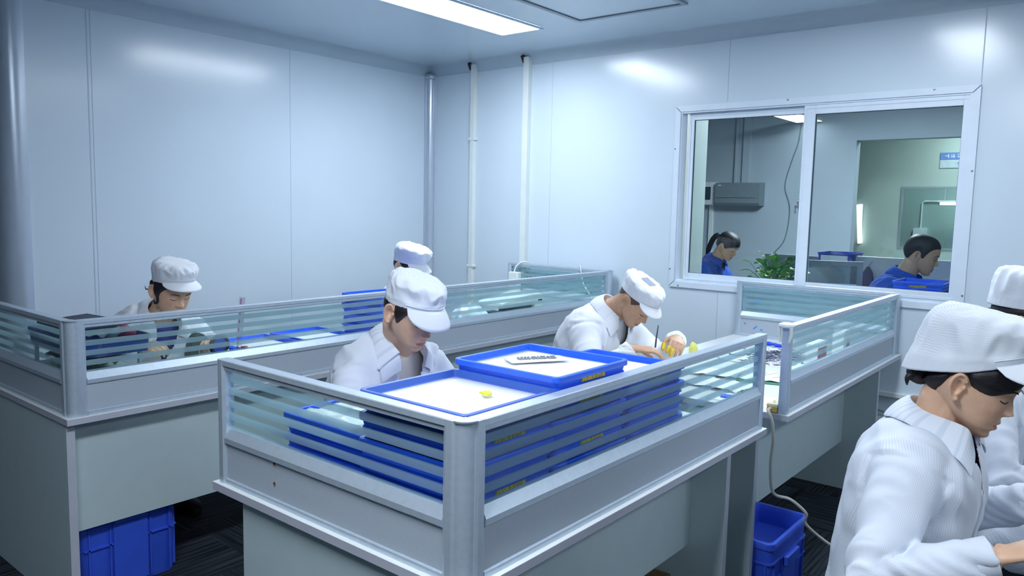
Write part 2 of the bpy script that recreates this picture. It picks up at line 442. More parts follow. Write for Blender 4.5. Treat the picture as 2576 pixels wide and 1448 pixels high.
# ================================================================ WORKBENCHES AND PARTITIONS
ZD, ZP = 0.75, 1.10
XF, YF0, YF1, XFL = 3.8234, -3.6583, -2.0537, 2.8819
XL, YL0, YL1, XLL = 1.9322, -3.6864, -0.07, 0.96
YR0, YR1, XRL = -1.815, -0.07, 2.862
T = 0.036
def screen(t, axis, front, sgn, a0, a1, post0=0.0, post1=0.0, holes=()):
    """glazed desk partition. axis: the direction it runs; front: coordinate of the outer face; sgn: outward side"""
    a0, a1 = min(a0, a1), max(a0, a1)
    def P(a, d, z):   # d measured inward from the outer face
        return Vector((front - sgn*d, a, z)) if axis == 'y' else Vector((a, front - sgn*d, z))
    def bar(bm, prof, s0, s1):   # prof of (d,z), swept along a
        loft(bm, [[P(s, d, z) for d, z in prof] for s in (s0, s1)])
    def stile(bm, s0, s1, z0, z1):
        w = s1 - s0
        pr = [(s0, 0.003), (s0 + w*0.25, -.0006), (s1 - w*0.25, -.0006), (s1, 0.006), (s1, T-0.006), (s1 - w*0.25, T+.0006), (s0 + w*0.25, T+.0006), (s0, T-0.003)]
        loft(bm, [[P(a, d, z) for a, d in pr] for z in (z0, z1)])
    w = 0.034
    bm = B()
    bar(bm, [(0.002, ZP), (0.0, ZP-0.002), (0.0, ZP-0.015), (0.004, ZP-0.017), (0.004, ZP-0.027), (0.012, ZP-0.031), (T-0.012, ZP-0.031), (T-0.004, ZP-0.027), (T-0.004, ZP-0.017), (T, ZP-0.015), (T, ZP-0.002), (T-0.002, ZP)], a0+w*.5, a1-w*.5)
    obj('top_rail', bm, M_alu, t)
    bm = B()
    bar(bm, [(0.0, 0.882), (0.0, 0.868), (0.003, 0.865), (T-0.003, 0.865), (T, 0.868), (T, 0.882), (T-0.014, 0.908), (0.014, 0.908)], a0+w, a1-w)
    obj('middle_rail', bm, M_alu, t)
    bm = B(); bar(bm, [(0.002, 0.751), (0.002, 0.764), (0.006, 0.767), (T-0.006, 0.767), (T-0.002, 0.764), (T-0.002, 0.751)], a0+w, a1-w); obj('bottom_rail', bm, M_alu, t)
    for s in (a0, a1-w):
        bm = B(); stile(bm, s, s+w, 0.751, ZP-0.0006); obj('stile', bm, M_alu, t)
    bm = B(); bar(bm, [(0.007, 0.76), (0.007, 0.87), (T-0.007, 0.87), (T-0.007, 0.76)], a0+w*0.7, a1-w*0.7); obj('lower_panel', bm, M_grey_panel, t)
    bm = B(); bar(bm, [(T/2-0.0025, 0.90), (T/2-0.0025, ZP-0.026), (T/2+0.0025, ZP-0.026), (T/2+0.0025, 0.90)], a0+w*0.8, a1-w*0.8); obj('glass_pane', bm, M_gband, t)
    for (a, z) in holes:
        bm = B(); n = 12; rr = 0.0065
        loft(bm, [[P(a + rr*math.cos(2*PI*k/n), d, z + rr*math.sin(2*PI*k/n)) for k in range(n)] for d in (0.0062, 0.0072)]); h = obj('drilled_hole', bm, M_hole, t)
        bm = B(); rr = 0.004
        loft(bm, [[P(a + rr*math.cos(2*PI*k/n), d, z + 0.002 + rr*math.sin(2*PI*k/n)) for k in range(n)] for d in (0.0056, 0.0066)]); obj('bore', bm, M_dkhole, h)
def corner_post(t, x, y, sx, sy, capped=True):
    """round-fronted post; (x,y) the outer corner, sx/sy the outward signs"""
    R_ = 0.031
    def ring(r, z, q=0.0):
        c = Vector((x - sx*R_, y - sy*R_, z)); out = [Vector((x - sx*(R_), y - sy*(R_), z))]
        out = [c + Vector((-sx*0.0, sy*r, 0))]
        pts = []
        for k in range(11):
            a = PI/2*k/10; pts.append(c + Vector((sx*r*math.cos(a), sy*r*math.sin(a), 0)))
        return [c + Vector((-sx*0.004, -sy*0.004, 0)), c + Vector((sx*r, -sy*0.004, 0))] + pts + [c + Vector((-sx*0.004, sy*r, 0))]
    bm = B(); loft(bm, [ring(R_-0.004, z) for z in (0.751, ZP-0.003)]); obj('corner_post', bm, M_alu, t, smooth=True, angle=40)
    if capped:
        bm = B(); loft(bm, [ring(R_-0.001, ZP-0.0045), ring(R_, ZP-0.003), ring(R_, ZP+0.0005), ring(R_-0.006, ZP+0.002)]); obj('post_cap', bm, M_alu, t, smooth=True, angle=40)
        pass
def top(t, x0, y0, x1, y1):
    bm = B(); box(bm, x0, y0, 0.726, x1, y1, 0.7505, 0.0012); 
    o = obj('tabletop', bm, [M_desk, M_edge], t)
    for p in o.data.polygons:
        if abs(p.normal.z) < 0.5: p.material_index = 1
def slab(t, name, x0, y0, z0, x1, y1, z1, edge=None):
    bm = B(); box(bm, x0, y0, z0, x1, y1, z1, 0.001); o = obj(name, bm, [M_carcass, M_edge], t)
    if edge:
        for p in o.data.polygons:
            c = p.normal
            if abs(c.x if edge == 'x' else c.y) > 0.9: p.material_index = 1
    return o
e = 0.012
# front bench
tF = thing('workbench', 'pale front workbench with the stacked blue trays on it, nearest the camera', 'workbench', (3.35, -2.85, 0), 0, 'workbenches')
top(tF, 2.87, YF0-e, XF+e, YF1+e)
slab(tF, 'side_panel', 2.99, YF0+0.008, 0, 3.81, YF0+0.036, 0.726, 'x')
slab(tF, 'side_panel', 3.20, -2.325, 0, 3.81, -2.295, 0.726, 'x')
slab(tF, 'side_panel', 2.99, YF1-0.022, 0, 3.81, YF1+0.006, 0.726, 'x')
slab(tF, 'modesty_panel', 3.662, YF0+0.036, 0.355, 3.68, -2.325, 0.726)
# far-right bench under the window
tR = thing('workbench', 'pale workbench below the window, with papers and small parts spread on it', 'workbench', (3.35, -0.92, 0), 0, 'workbenches')
top(tR, 2.85, YR0-0.006, XF+e, -0.02)
slab(tR, 'side_panel', 2.99, YR0+0.02, 0, 3.62, YR0+0.048, 0.726, 'x')
slab(tR, 'side_panel', 2.99, -0.335, 0, 3.80, -0.307, 0.726, 'x')
slab(tR, 'modesty_panel', 3.612, YR0+0.048, 0.27, 3.63, -0.335, 0.726)
# left bench against the left wall's seats
tL = thing('workbench', 'long pale workbench on the left, in front of the left wall', 'workbench', (1.45, -1.9, 0), 0, 'workbenches')
top(tL, XLL, YL0-e, XL+e, -0.052)
slab(tL, 'side_panel', 1.08, YL0-0.006, 0, 1.915, YL0+0.024, 0.726, 'x')
slab(tL, 'side_panel', 1.08, -1.9, 0, 1.84, -1.87, 0.726, 'x')
slab(tL, 'side_panel', 1.08, -0.33, 0, 1.915, -0.30, 0.726, 'x')
slab(tL, 'modesty_panel', 1.85, YL0+0.024, 0.300, 1.868, -0.33, 0.726)
# partitions
dF = thing('desk_partition', 'L-shaped aluminium partition with striped glass around the front workbench', 'partition', (XF, YF0, ZD), 0, 'glazed desk partitions')
screen(dF, 'y', XF, 1, YF0+0.032, YF1)
screen(dF, 'x', YF0, -1, XFL, XF-0.032, holes=((3.145, 0.858), (3.145, 0.805)))
corner_post(dF, XF, YF0, 1, -1)
dR = thing('desk_partition', 'aluminium partition with striped glass around the bench below the window', 'partition', (XF, YR0, ZD), 0, 'glazed desk partitions')
screen(dR, 'y', XF, 1, YR0, -0.12)
screen(dR, 'x', -0.07+T, 1, XRL, XF-0.032, holes=())
corner_post(dR, XF, -0.07+T, 1, 1, False)
for a, z in ((3.26, 0.835), (3.26, 0.79)):
    bm = B(); lathe(bm, [(0.005, -0.001), (0.005, 0.001)], seg=10); bmesh.ops.rotate(bm, verts=bm.verts, cent=(0, 0, 0), matrix=Matrix.Rotation(PI/2, 3, 'X'))
    bmesh.ops.translate(bm, verts=bm.verts, vec=(a, -0.07+0.0065, z)); obj('drilled_hole', bm, M_dkhole, dR)
for z in (1.066, 1.025):
    bm = B(); box(bm, XRL-0.0005, -0.058, z-0.008, XRL+0.001, -0.05, z+0.008); obj('slot', bm, M_dkhole, dR)
dL = thing('desk_partition', 'long aluminium partition with striped glass along the left workbench', 'partition', (XL, YL0, ZD), 0, 'glazed desk partitions')
YLM = -1.88
screen(dL, 'y', XL, 1, YL0+0.032, -0.12)
screen(dL, 'x', YL0, -1, XLL, XL-0.032)
screen(dL, 'x', -0.07+T, 1, XLL, XL-0.032)
corner_post(dL, XL, YL0, 1, -1); corner_post(dL, XL, -0.07+T, 1, 1, True)
# white clip on the near end of the right partition
tc = thing('clamp_cap', 'white plastic cap clipped over the near end of the window-bench partition', 'cap', (XF-T/2, YR0, ZP))
bm = B(); cx, cy = XF-T/2, YR0
lathe(bm, [(0.028, -0.004), (0.031, 0.002), (0.029, 0.009), (0.016, 0.014), (0.001, 0.015)], cx, cy, ZP, 18); obj('cap', bm, M_pvc, tc, smooth=True)
for s in (-1, 1):
    bm = B(); tube(bm, [(cx+s*0.022, cy-0.012, ZP-0.002), (cx+s*0.024, cy-0.012, ZP-0.03), (cx+s*0.016, cy-0.012, ZP-0.062)], [0.007, 0.007, 0.005], 8); obj('prong', bm, M_pvc, tc, smooth=True)
# ================================================================ TRAYS, CRATES AND BENCH CLUTTER
M_label = bpy.data.materials.new('yellow_printed_label'); M_label.use_nodes = True
def _label(m):
    nt = m.node_tree; b = nt.nodes['Principled BSDF']; b.inputs['Roughness'].default_value = 0.6
    tc = nt.nodes.new('ShaderNodeTexCoord'); mp = nt.nodes.new('ShaderNodeMapping'); mp.inputs['Scale'].default_value = (90, 90, 70)
    nt.links.new(tc.outputs['Object'], mp.inputs[0])
    n = nt.nodes.new('ShaderNodeTexNoise'); n.inputs['Scale'].default_value = 1.6; nt.links.new(mp.outputs[0], n.inputs['Vector'])
    r = nt.nodes.new('ShaderNodeValToRGB'); e = r.color_ramp.elements
    e[0].position = .42; e[0].color = lin('#8f8434') + (1,); e[1].position = .52; e[1].color = lin('#c9b548') + (1,)
    nt.links.new(n.outputs['Fac'], r.inputs[0]); nt.links.new(r.outputs[0], b.inputs['Base Color'])
_label(M_label)
TW, TD, THT = 0.350, 0.336, 0.0575
def tray_proto(name, label, m, h, lab=True):
    t = thing(name, label, 'tray', (0, 0, 0))
    w, d = TW/2, TD/2
    def rr(g, z, r=.022): return rrect(-w+g, -d+g, w-g, d-g, z, max(.004, r-g), 5)
    bm = B()
    loft(bm, [rr(.018, 0), rr(.016, .004), rr(.013, h*.30), rr(.008, h*.32), rr(.008, h*.44), rr(.012, h*.46), rr(.0085, h*.70), rr(.001, h*.73), rr(0, h*.76), rr(0, h*.97), rr(.0015, h), rr(.0115, h), rr(.013, h*.985), rr(.0155, h*.72), rr(.018, h*.69), rr(.0215, .0055), rr(.03, .005)])
    obj('shell', bm, m, t, smooth=True, angle=35, world=False)
    if lab:
        bm = B(); box(bm, w-.0105, -.055, h*.47, w-.0085, .055, h*.72, .0005); obj('label', bm, M_label, t, world=False)
    return t
M_blue_a = mat('pale_translucent_blue_plastic', '#3f63b8', rough=0.4, var=0.03)
proto = tray_proto('parts_tray', 'x', M_blue, THT); proto_n = tray_proto('parts_tray', 'x', M_blue, THT, False)
protos_used = set()
def put_tray(pr, x, y, z, label, group, hs=1.0, rz=0.0, sx=1.0, sy=1.0):
    if pr.name not in protos_used:
        protos_used.add(pr.name); o = pr; o.location = (x, y, z); o.rotation_euler = (0, 0, rz); o.scale = (sx, sy, hs); o['label'] = label; o['group'] = group
        return o
    return dup(pr, (x, y, z), rz, label, group, (sx, sy, hs))
ORD = ['lowest', 'second lowest', 'third lowest', 'fourth lowest', 'fifth lowest', 'sixth lowest', 'top']
def stack(cx, cy, n, pitch, where, group, seed, labelled=True, cover=None):
    r = random.Random(seed); out = []
    for k in range(n):
        pr = proto if (labelled and r.random() < .75) else proto_n
        j = .004 if k < n-1 else 0.0
        nm = 'topmost' if k == n-1 else ORD[k]
        out.append(put_tray(pr, cx + r.uniform(-j, j) - (.012 if (cover and k == n-2) else 0), cy + r.uniform(-j, j), .7505 + k*pitch, 'blue tray, %s of the stack %s' % (nm, where), group, pitch/THT*1.0, r.uniform(-.012, .012) if k < n-1 else 0))
    return out
sA = stack(3.6105, -3.452, 6, .0585, 'in the front corner of the partition', 'trays in the front corner stack', 1, cover=True)
for o in list(sA[-1].children):
    if o.name.startswith('shell'):
        o.data = o.data.copy(); o.data.materials[0] = M_blue_a
sB = stack(3.615, -3.133, 7, .0543, 'holding the row of small dark parts', 'trays in the tallest stack', 2)
sC = stack(3.605, -2.770, 6, .0525, 'farthest along the front bench', 'trays in the far stack', 3)
sD = stack(3.274, -3.434, 4, .0575, 'topped with crumpled white film', 'trays in the low stack', 4, labelled=False)
def paper(name, label, cat, x, y, z, w, d, m=None, th=.0012, rz=0.0, warp=.0015, group=None, n=10, seed=0):
    bm = B(); g = []
    for i in range(n+1):
        for j in range(n+1):
            px, py = w*(i/n-.5), d*(j/n-.5)
            g.append(bm.verts.new((px, py, abs(warp*noise.noise(Vector((px*14, py*14, seed*3.3)))*2))))
    for i in range(n):
        for j in range(n): bm.faces.new((g[i*(n+1)+j], g[(i+1)*(n+1)+j], g[(i+1)*(n+1)+j+1], g[i*(n+1)+j+1]))
    o = obj(name, bm, m or M_white, smooth=True, angle=180); o.location = (x, y, z); o.rotation_euler = (0, 0, rz)
    sd = o.modifiers.new('thickness', 'SOLIDIFY'); sd.thickness = th; sd.offset = 1
    return tag(o, label, cat, group)
paper('paper_sheet', 'white liner sheet filling the tray in the front corner, one yellow part on it', 'paper', 3.6105, -3.452, .7505+6*.0585-.019, TW-.028, TD-.028, th=.006, warp=.0004)
zB = .7505+7*.0543-.018
paper('paper_sheet', 'white liner sheet in the tray with the row of small dark parts', 'paper', 3.615, -3.133, zB, TW-.028, TD-.028, th=.005, warp=.0004)
zC = .7505+6*.0525-.018
paper('paper_sheet', 'white liner sheet in the far tray stack beside the working hands', 'paper', 3.605, -2.77, zC, TW-.028, TD-.028, th=.005, warp=.0004)
# the yellow part
bm = B(); lathe(bm, [(.004, 0), (.012, .001), (.013, .006), (.009, .010), (.003, .011)], seg=14)
box(bm, -.022, -.004, .001, -.008, .004, .006, .001)
t = obj('small_part', bm, [mat('yellow_plastic', '#dfe04a', rough=.4)], smooth=True, angle=40); t.location = (3.665, -3.415, .7505+6*.0585-.019+.0065); tag(t, 'small yellow plastic part alone on the white tray sheet', 'small part')
# strip of parts on a card in tray B
paper('backing_card', 'thin white card under the row of small dark parts', 'card', 3.575, -3.105, zB+.0062, .075, .17, rz=-.55, th=.001, warp=.0006)
M_dkpart = mat('dark_grey_metal', '#9aa0aa', rough=.5, metal=.3, var=.2)
ca, sa = math.cos(PI/2-.55), math.sin(PI/2-.55)
pp = None
for k in range(12):
    u = -.052 + .0095*k; x, y = 3.575 + u*ca + rnd.uniform(-.002, .002), -3.10 + u*sa + rnd.uniform(-.002, .002)
    if pp is None:
        bm = B(); box(bm, -.010, -.003, 0, .010, .003, .003, .001); lathe(bm, [(.0036, 0), (.0036, .0045), (.002, .005)], -.006, 0, 0, 10)
        pp = obj('metal_part', bm, M_dkpart); tag(pp, 'small dark metal part in a neat row on the tray card', 'metal part', None, None); pp['group'] = 'metal parts on the card'; o = pp
    else:
        o = pp.copy(); COL.objects.link(o)
    o.location = (x, y, zB+.0085); o.rotation_euler = (0, 0, -.35 + rnd.uniform(-.2, .2))
# crumpled film on the low stack
def crumple(name, label, cat, x, y, z, rx, ry, rz_, m, seed, amp=.35, sub=4):
    bm = B(); bmesh.ops.create_icosphere(bm, subdivisions=sub, radius=1)
    for v in bm.verts:
        n = v.co.normalized(); f = 1 + amp*(1-2*abs(noise.noise(n*2.3 + Vector((seed, 0, 0))))) * .6 + amp*.35*(1-2*abs(noise.noise(n*5.5 + Vector((0, seed, 0)))))
        c = n*f; v.co = Vector((c.x*rx, c.y*ry, max(-.55, c.z)*rz_))
    lo = min(v.co.z for v in bm.verts)
    for v in bm.verts: v.co.z -= lo
    o = obj(name, bm, m, smooth=True, angle=180); o.location = (x, y, z); return tag(o, label, cat)
M_film = mat('white_packing_film', '#dfe9ea', rough=.25, var=.04, scale=20)
def film(name, x, y, z, w, d, amp, label, cat, m=None, seed=1, n=22, rz=0.0, th=.0006):
    bm = B(); g = []
    for i in range(n+1):
        for j in range(n+1):
            px, py = w*(i/n-.5), d*(j/n-.5)
            q = Vector((px*16, py*16, seed)); hgt = amp*(1-abs(noise.noise(q))*1.8)*.6 + amp*.5*(1-abs(noise.noise(q*2.1)))
            g.append(bm.verts.new((px + .006*noise.noise(q*1.3), py + .006*noise.noise(q*1.7), max(0, hgt))))
    for i in range(n):
        for j in range(n): bm.faces.new((g[i*(n+1)+j], g[(i+1)*(n+1)+j], g[(i+1)*(n+1)+j+1], g[i*(n+1)+j+1]))
    o = obj(name, bm, m or M_film, smooth=True, angle=180); o.location = (x, y, z); o.rotation_euler = (0, 0, rz)
    sd = o.modifiers.new('thickness', 'SOLIDIFY'); sd.thickness = th; sd.offset = 1
    return tag(o, label, cat)
film('packing_film', 3.295, -3.435, .7505+4*.0575-.018, .285, .30, .026, 'crumpled white packing film on the lowest blue tray stack', 'film', seed=3)
# ---------------------------------------------------------------- blue crates on the floor
def crate(x0, y0, x1, y1, h, label, wall_open=True):
    cx, cy = (x0+x1)/2, (y0+y1)/2
    t = thing('storage_crate', label, 'crate', (cx, cy, 0), 0, 'blue crates on the floor')
    def rr(g, z, r=.03): return rrect(x0+g, y0+g, x1-g, y1-g, z, max(.006, r-g*.6), 4)
    bm = B(); loft(bm, [rr(.018, .002), rr(.016, .012), rr(.010, h*.70), rr(.009, h-.085), rr(.009, h-.03), rr(.0, h-.026), rr(0, h-.003), rr(.002, h), rr(.014, h), rr(.016, h-.004), rr(.018, h-.03), rr(.024, .012), rr(.04, .010)])
    obj('shell', bm, M_blue_crate, t, smooth=True, angle=35)
    bm = B()
    loft(bm, [rr(.010, h-.088), rr(.002, h-.086), rr(.002, h-.080), rr(.010, h-.078)]); 
    o = obj('rim_rib', bm, M_blue_crate, t)
    for f, (fx0, fx1, isx) in (('x', (y0, y1, True)), ('y', (x0, x1, False))):
        for sgn in (0, 1):
            bm = B()
            nr = 5 if isx else 4
            for k in range(nr):
                a = fx0 + (fx1-fx0)*(k+.5)/nr
                if abs(k - (nr-1)/2) < .6 and isx: continue
                if isx:
                    X = x1-.011 if sgn else x0+.011
                    box(bm, X-.008, a-.003, .02, X+.008, a+.003, h-.08)
                else:
                    Y = y1-.011 if sgn else y0+.011
                    box(bm, a-.003, Y-.008, .02, a+.003, Y+.008, h-.08)
            for zz in (h*.48,):
                if isx:
                    X = x1-.011 if sgn else x0+.011
                    for (q0, q1) in ((fx0+.02, fx0+(fx1-fx0)*.33), (fx0+(fx1-fx0)*.67, fx1-.02)): box(bm, X-.008, q0, zz, X+.008, q1, zz+.006)
                else:
                    Y = y1-.011 if sgn else y0+.011
                    box(bm, fx0+.02, Y-.008, zz, fx1-.02, Y+.008, zz+.006)
            if isx:   # raised plate with a hand grip
                m0, m1 = fx0+(fx1-fx0)*.33, fx0+(fx1-fx0)*.67
                X = x1 if sgn else x0; s = 1 if sgn else -1
                box(bm, min(X-.014*s, X-.002*s), m0, .02, max(X-.014*s, X-.002*s), m1, h-.095); box(bm, min(X-.014*s, X+.012*s), m0, h-.125, max(X-.014*s, X+.012*s), m1, h-.085, .004)
            obj('side_ribs', bm, M_blue_crate, t)
    return t
crate(1.545, -3.635, 1.835, -3.245, .40, 'blue ribbed plastic crate under the near end of the left bench')
crate(3.642, -2.01, 3.872, -1.61, .30, 'open blue plastic crate on the carpet in the gap beside the front bench')
# carton and bag under the front bench
t = thing('cardboard_box', 'open brown cardboard box under the front bench', 'box', (3.52, -2.47, 0))
bm = B(); x0, y0, x1, y1, h = 3.36, -2.60, 3.625, -2.345, .235
for b in ((x0, y0, x0+.004, y1), (x1-.004, y0, x1, y1), (x0, y0, x1, y0+.004), (x0, y1-.004, x1, y1)): box(bm, b[0], b[1], 0.002, b[2], b[3], h)
box(bm, x0, y0, .001, x1, y1, .005); obj('carton', bm, mat('brown_cardboard', '#8a765a', rough=.85, var=.1), t)
crumple('plastic_bag', 'crumpled white plastic bag next to the cardboard box under the front bench', 'bag', 3.50, -2.76, 0, .12, .13, .26, M_film, 5)
# ---------------------------------------------------------------- power strip and its cable
t = thing('power_strip', 'cream power strip with yellowed sides at the near end of the window bench', 'power strip', (3.765, -1.72, .7505))
M_cream = mat('cream_plastic', '#e6d9ae', rough=.45, var=.08, scale=30); M_yel = mat('yellowed_plastic', '#d8b95c', rough=.5, var=.15, scale=25)
bm = B(); box(bm, 3.745, -1.818, .753, 3.787, -1.50, .772, .003, 2); obj('base', bm, M_yel, t)
bm = B(); box(bm, 3.744, -1.819, .772, 3.788, -1.499, .787, .004, 2); obj('cover', bm, M_cream, t)
for k in range(4):
    y = -1.775 + k*.075; bm = B()
    for dx, dy, w, l in ((-.008, .008, .002, .008), (.008, .008, .002, .008), (0, -.012, .006, .0022)): box(bm, 3.766+dx-w, y+dy-l/2, .7862, 3.766+dx+w, y+dy+l/2, .7876)
    obj('socket', bm, M_dkhole, t)
bm = B()
tube(bm, [(3.762, -1.817, .768), (3.765, -1.85, .766), (3.79, -1.872, .735), (3.80, -1.876, .66), (3.79, -1.86, .55), (3.80, -1.84, .44), (3.855, -1.80, .415), (3.905, -1.76, .36), (3.895, -1.74, .315), (3.93, -1.66, .24), (3.99, -1.57, .17), (4.03, -1.50, .165), (4.02, -1.49, .12), (4.06, -1.44, .08), (4.115, -1.38, .10), (4.12, -1.37, .125), (4.14, -1.34, .07), (4.21, -1.28, .06), (4.3, -1.15, .012), (4.45, -.9, .008), (4.6, -.4, .008)], .0062, 10, smooth_n=6)
cb = obj('power_cable', bm, mat('beige_cable', '#b9b6ab', rough=.5), smooth=True, angle=180); tag(cb, 'beige power cable hanging in loops from the power strip to the carpet', 'cable')
# ---------------------------------------------------------------- window bench: papers and small parts
ZT = .7508
paper('paper_sheet', 'white paper sheet with green scribbles on the window bench, at the gap', 'paper', 3.50, -1.16, ZT+.002, .30, .26, rz=.25, warp=.006, th=.0012, seed=2)
M_green = mat('green_ink', '#7fae93', rough=.7)
bm = B()
for q in (((3.50, -1.20), (3.53, -1.10), (3.56, -1.19)), ((3.42, -1.14), (3.46, -1.20), (3.49, -1.13)), ((3.55, -1.24), (3.59, -1.16))): tube(bm, [(a, b, ZT+.013) for a, b in q], .0012, 5)
o = obj('plant_sprig', bm, M_green, smooth=True); tag(o, 'thin green stem pieces lying on the white paper by the gap', 'stems')
paper('paper_sheet', 'green edged sheet lying under the scribbled paper on the window bench', 'paper', 3.53, -1.20, ZT, .30, .28, m=mat('green_paper', '#3f7f6c', rough=.8), rz=.33, th=.001, warp=.0004)
paper('paper_sheet', 'white sheet covered with a pile of thin metal parts on the window bench', 'paper', 3.36, -.62, ZT, .50, .60, rz=.1, th=.001, warp=.002, seed=5)
bm = B(); r_ = random.Random(11)
for k in range(420):
    a = r_.uniform(0, PI); l = r_.uniform(.008, .024); x = 3.36 + r_.gauss(0, .10); y = -.66 + r_.gauss(0, .13); z = ZT + .004 + max(0, .022*(1-math.hypot((x-3.36)/.16, (y+.66)/.2)))*r_.random()
    if not (3.12 < x < 3.6 and -.92 < y < -.36): continue
    dx, dy = l*math.cos(a), l*math.sin(a); tube(bm, [(x-dx, y-dy, z), (x+dx, y+dy, z + r_.uniform(0, .004))], r_.uniform(.0008, .0022), 4)
o = obj('pin_pile', bm, mat('steel_pins', '#5a5f78', rough=.35, metal=.6, var=.5, scale=60), smooth=True); tag(o, 'heap of thin dark metal pins on white paper on the window bench', 'pins', None, 'stuff')
for k, (x, y, rz) in enumerate(((3.19, -.30, .1), (3.24, -.335, .0))):
    bm = B(); tube(bm, [(-.034, 0, .011), (-.028, 0, .011), (-.004, 0, .011), (.004, 0, .011), (.03, 0, .011), (.034, 0, .011)], [.008, .011, .011, .0075, .0075, .006], 14)
    o = obj('blue_bottle', bm, mat('vivid_blue_plastic', '#1746e0', rough=.35), smooth=True, angle=50); o.location = (x + .02*k, y, ZT); o.rotation_euler = (0, 0, rz)
    tag(o, 'vivid blue vial at the back of the window bench, %s' % ('left of the pair' if k == 0 else 'right of the pair'), 'vial', 'blue vials')
for k, (x, y, w, h, lab) in enumerate(((3.60, -.75, .20, .13, 'red and white carton standing behind the glass on the window bench, nearer the camera'), (3.60, -.36, .11, .15, 'white carton with a red corner behind the glass, nearer the window'))):
    t = thing('small_carton', lab, 'carton', (x, y, ZT), 0, 'small cartons on the window bench')
    bm = B(); box(bm, x-.03, y-w/2, ZT, x+.03, y+w/2, ZT+h, .001); obj('carton', bm, M_white, t)
    bm = B(); 
    if k == 0: box(bm, x+.0302, y-w/2+.004, ZT+.01, x+.0308, y+w/2-.06, ZT+h-.02)
    else: box(bm, x+.0302, y-.005, ZT+.0, x+.0308, y+w/2-.002, ZT+h-.05)
    obj('red_print', bm, mat('carton_red', '#b14258', rough=.6), t)
for x, y, w, d, rz in ((3.30, -1.30, .22, .16, .2), (3.42, -1.52, .26, .20, -.1)):
    film('paper_bag', x, y, ZT, w, d, .016, 'flattened white poly bag on the window bench, %s' % ('toward the pile of pins' if x < 3.35 else 'in front of the yellow finger cots'), 'bag', M_white, int(x*100) % 17, 14, rz)
paper('paper_sheet', 'white sheet with blue squares on the window bench behind the tray stacks', 'paper', 3.60, -1.67, ZT+.001, .28, .20, rz=.06, warp=.0008, seed=9)
for k, (x, y) in enumerate(((3.53, -1.70), (3.64, -1.66))):
    bm = B(); box(bm, -.026, -.022, 0, .026, .022, .004, .001); o = obj('blue_tile', bm, M_blue); o.location = (x, y, ZT+.0042); o.rotation_euler = (0, 0, .3)
    tag(o, 'small flat blue square on the white sheet, %s' % ('farther from the glass' if k == 0 else 'closer to the glass'), 'blue square', 'blue squares')
crumple('sponge_scrap', 'small yellow scrap on the bench past the yellow finger cots', 'scrap', 3.02, -.98, ZT, .022, .02, .05, mat('pale_yellow_foam', '#d9d873', rough=.9), 8, .25, 3)
# pieces under W2's hands
for k in range(5):
    bm = B(); box(bm, -.012, -.004, 0, .012, .004, .005, .001); o = obj('metal_part', bm, M_dkpart); o.location = (3.20 + .026*k, -1.66 - .012*(k % 2), ZT); o.rotation_euler = (0, 0, .6*k)
    tag(o, 'loose dark metal part lying under the working hands', 'metal part', 'loose metal parts under the hands')
bm = B(); tube(bm, [(3.118, -1.585, .895), (3.118, -1.58, .935), (3.122, -1.572, 1.0)], [.0045, .004, .0025], 8); o = obj('screwdriver', bm, mat('tool_steel', '#5d6670', rough=.35, metal=.6), smooth=True); tag(o, 'thin grey hand tool held upright by the person with yellow finger cots', 'tool')
# blue tape marks on partition
for k, (a, z, w, h, rz) in enumerate(((2.925, .832, .012, .008, .5), (2.995, .812, .032, .008, .75), (3.035, .800, .018, .010, -.1))):
    bm = B(); box(bm, -w/2, -.0004, -h/2, w/2, 0, h/2); o = obj('tape_scrap', bm, mat('blue_tape', '#4f8fe6', rough=.5)); o.location = (a, -.07+.0068-T*0, z); o.location.y = -.0275 - .0365; o.rotation_euler = (0, -rz, 0)
    tag(o, 'blue tape scrap on the grey panel below the window, %s' % ('leftmost', 'long slanted one', 'rightmost')[k], 'tape', 'blue tape scraps')
bm = B(); box(bm, 2.985, -.0555, .968, 3.003, -.0545, .974); o = obj('tape_scrap', bm, mat('bright_blue_tape', '#3aa0ff', rough=.5)); tag(o, 'tiny bright blue tape scrap on the striped glass under the window', 'tape')
# ---------------------------------------------------------------- left bench
M_dull = mat('dull_blue_box_plastic', '#27458f', rough=.45)
def openbox(name, label, cat, x0, y0, z0, x1, y1, z1, m, group=None, w=.004, lip=.006):
    bm = B(); r = .012
    loft(bm, [rrect(x0+g, y0+g, x1-g, y1-g, z, r, 3) for g, z in ((.008, z0), (.004, z1-.016), (.004, z1-.014), (-0.0, z1-.012), (0, z1), (lip, z1), (lip+w, z0+w), (lip+w+.02, z0+w))])
    o = obj(name, bm, m, smooth=True, angle=35); return tag(o, label, cat, group)
openbox('parts_box', 'dull blue parts box heaped with papers at the near end of the left bench', 'box', 1.36, -3.62, .945, 1.86, -3.35, 1.012, M_dull)
openbox('parts_box', 'dull blue shallow box at the bottom of the near-end pile on the left bench', 'box', 1.34, -3.62, ZT, 1.88, -3.345, .80, M_dull)
t = thing('file_rack', 'pale grey stacking rack between the two dull blue boxes on the left bench', 'rack', (1.6, -3.5, .80))
for x in (1.40, 1.80):
    for y in (-3.60, -3.37):
        bm = B(); box(bm, x-.008, y-.006, .7555, x+.008, y+.006, .945); obj('post', bm, M_carcass, t)
bm = B(); box(bm, 1.36, -3.612, .860, 1.85, -3.355, .866); obj('shelf', bm, M_carcass, t)
film('crumpled_paper', 1.60, -3.48, .867, .36, .2, .05, 'crumpled olive paper on the rack shelf of the left bench', 'paper', mat('olive_paper', '#7d8a80', rough=.8), 4, 16)
film('paper_heap', 1.62, -3.50, .985, .40, .20, .055, 'white papers heaped in the dull blue box', 'paper', M_white, 6, 16)
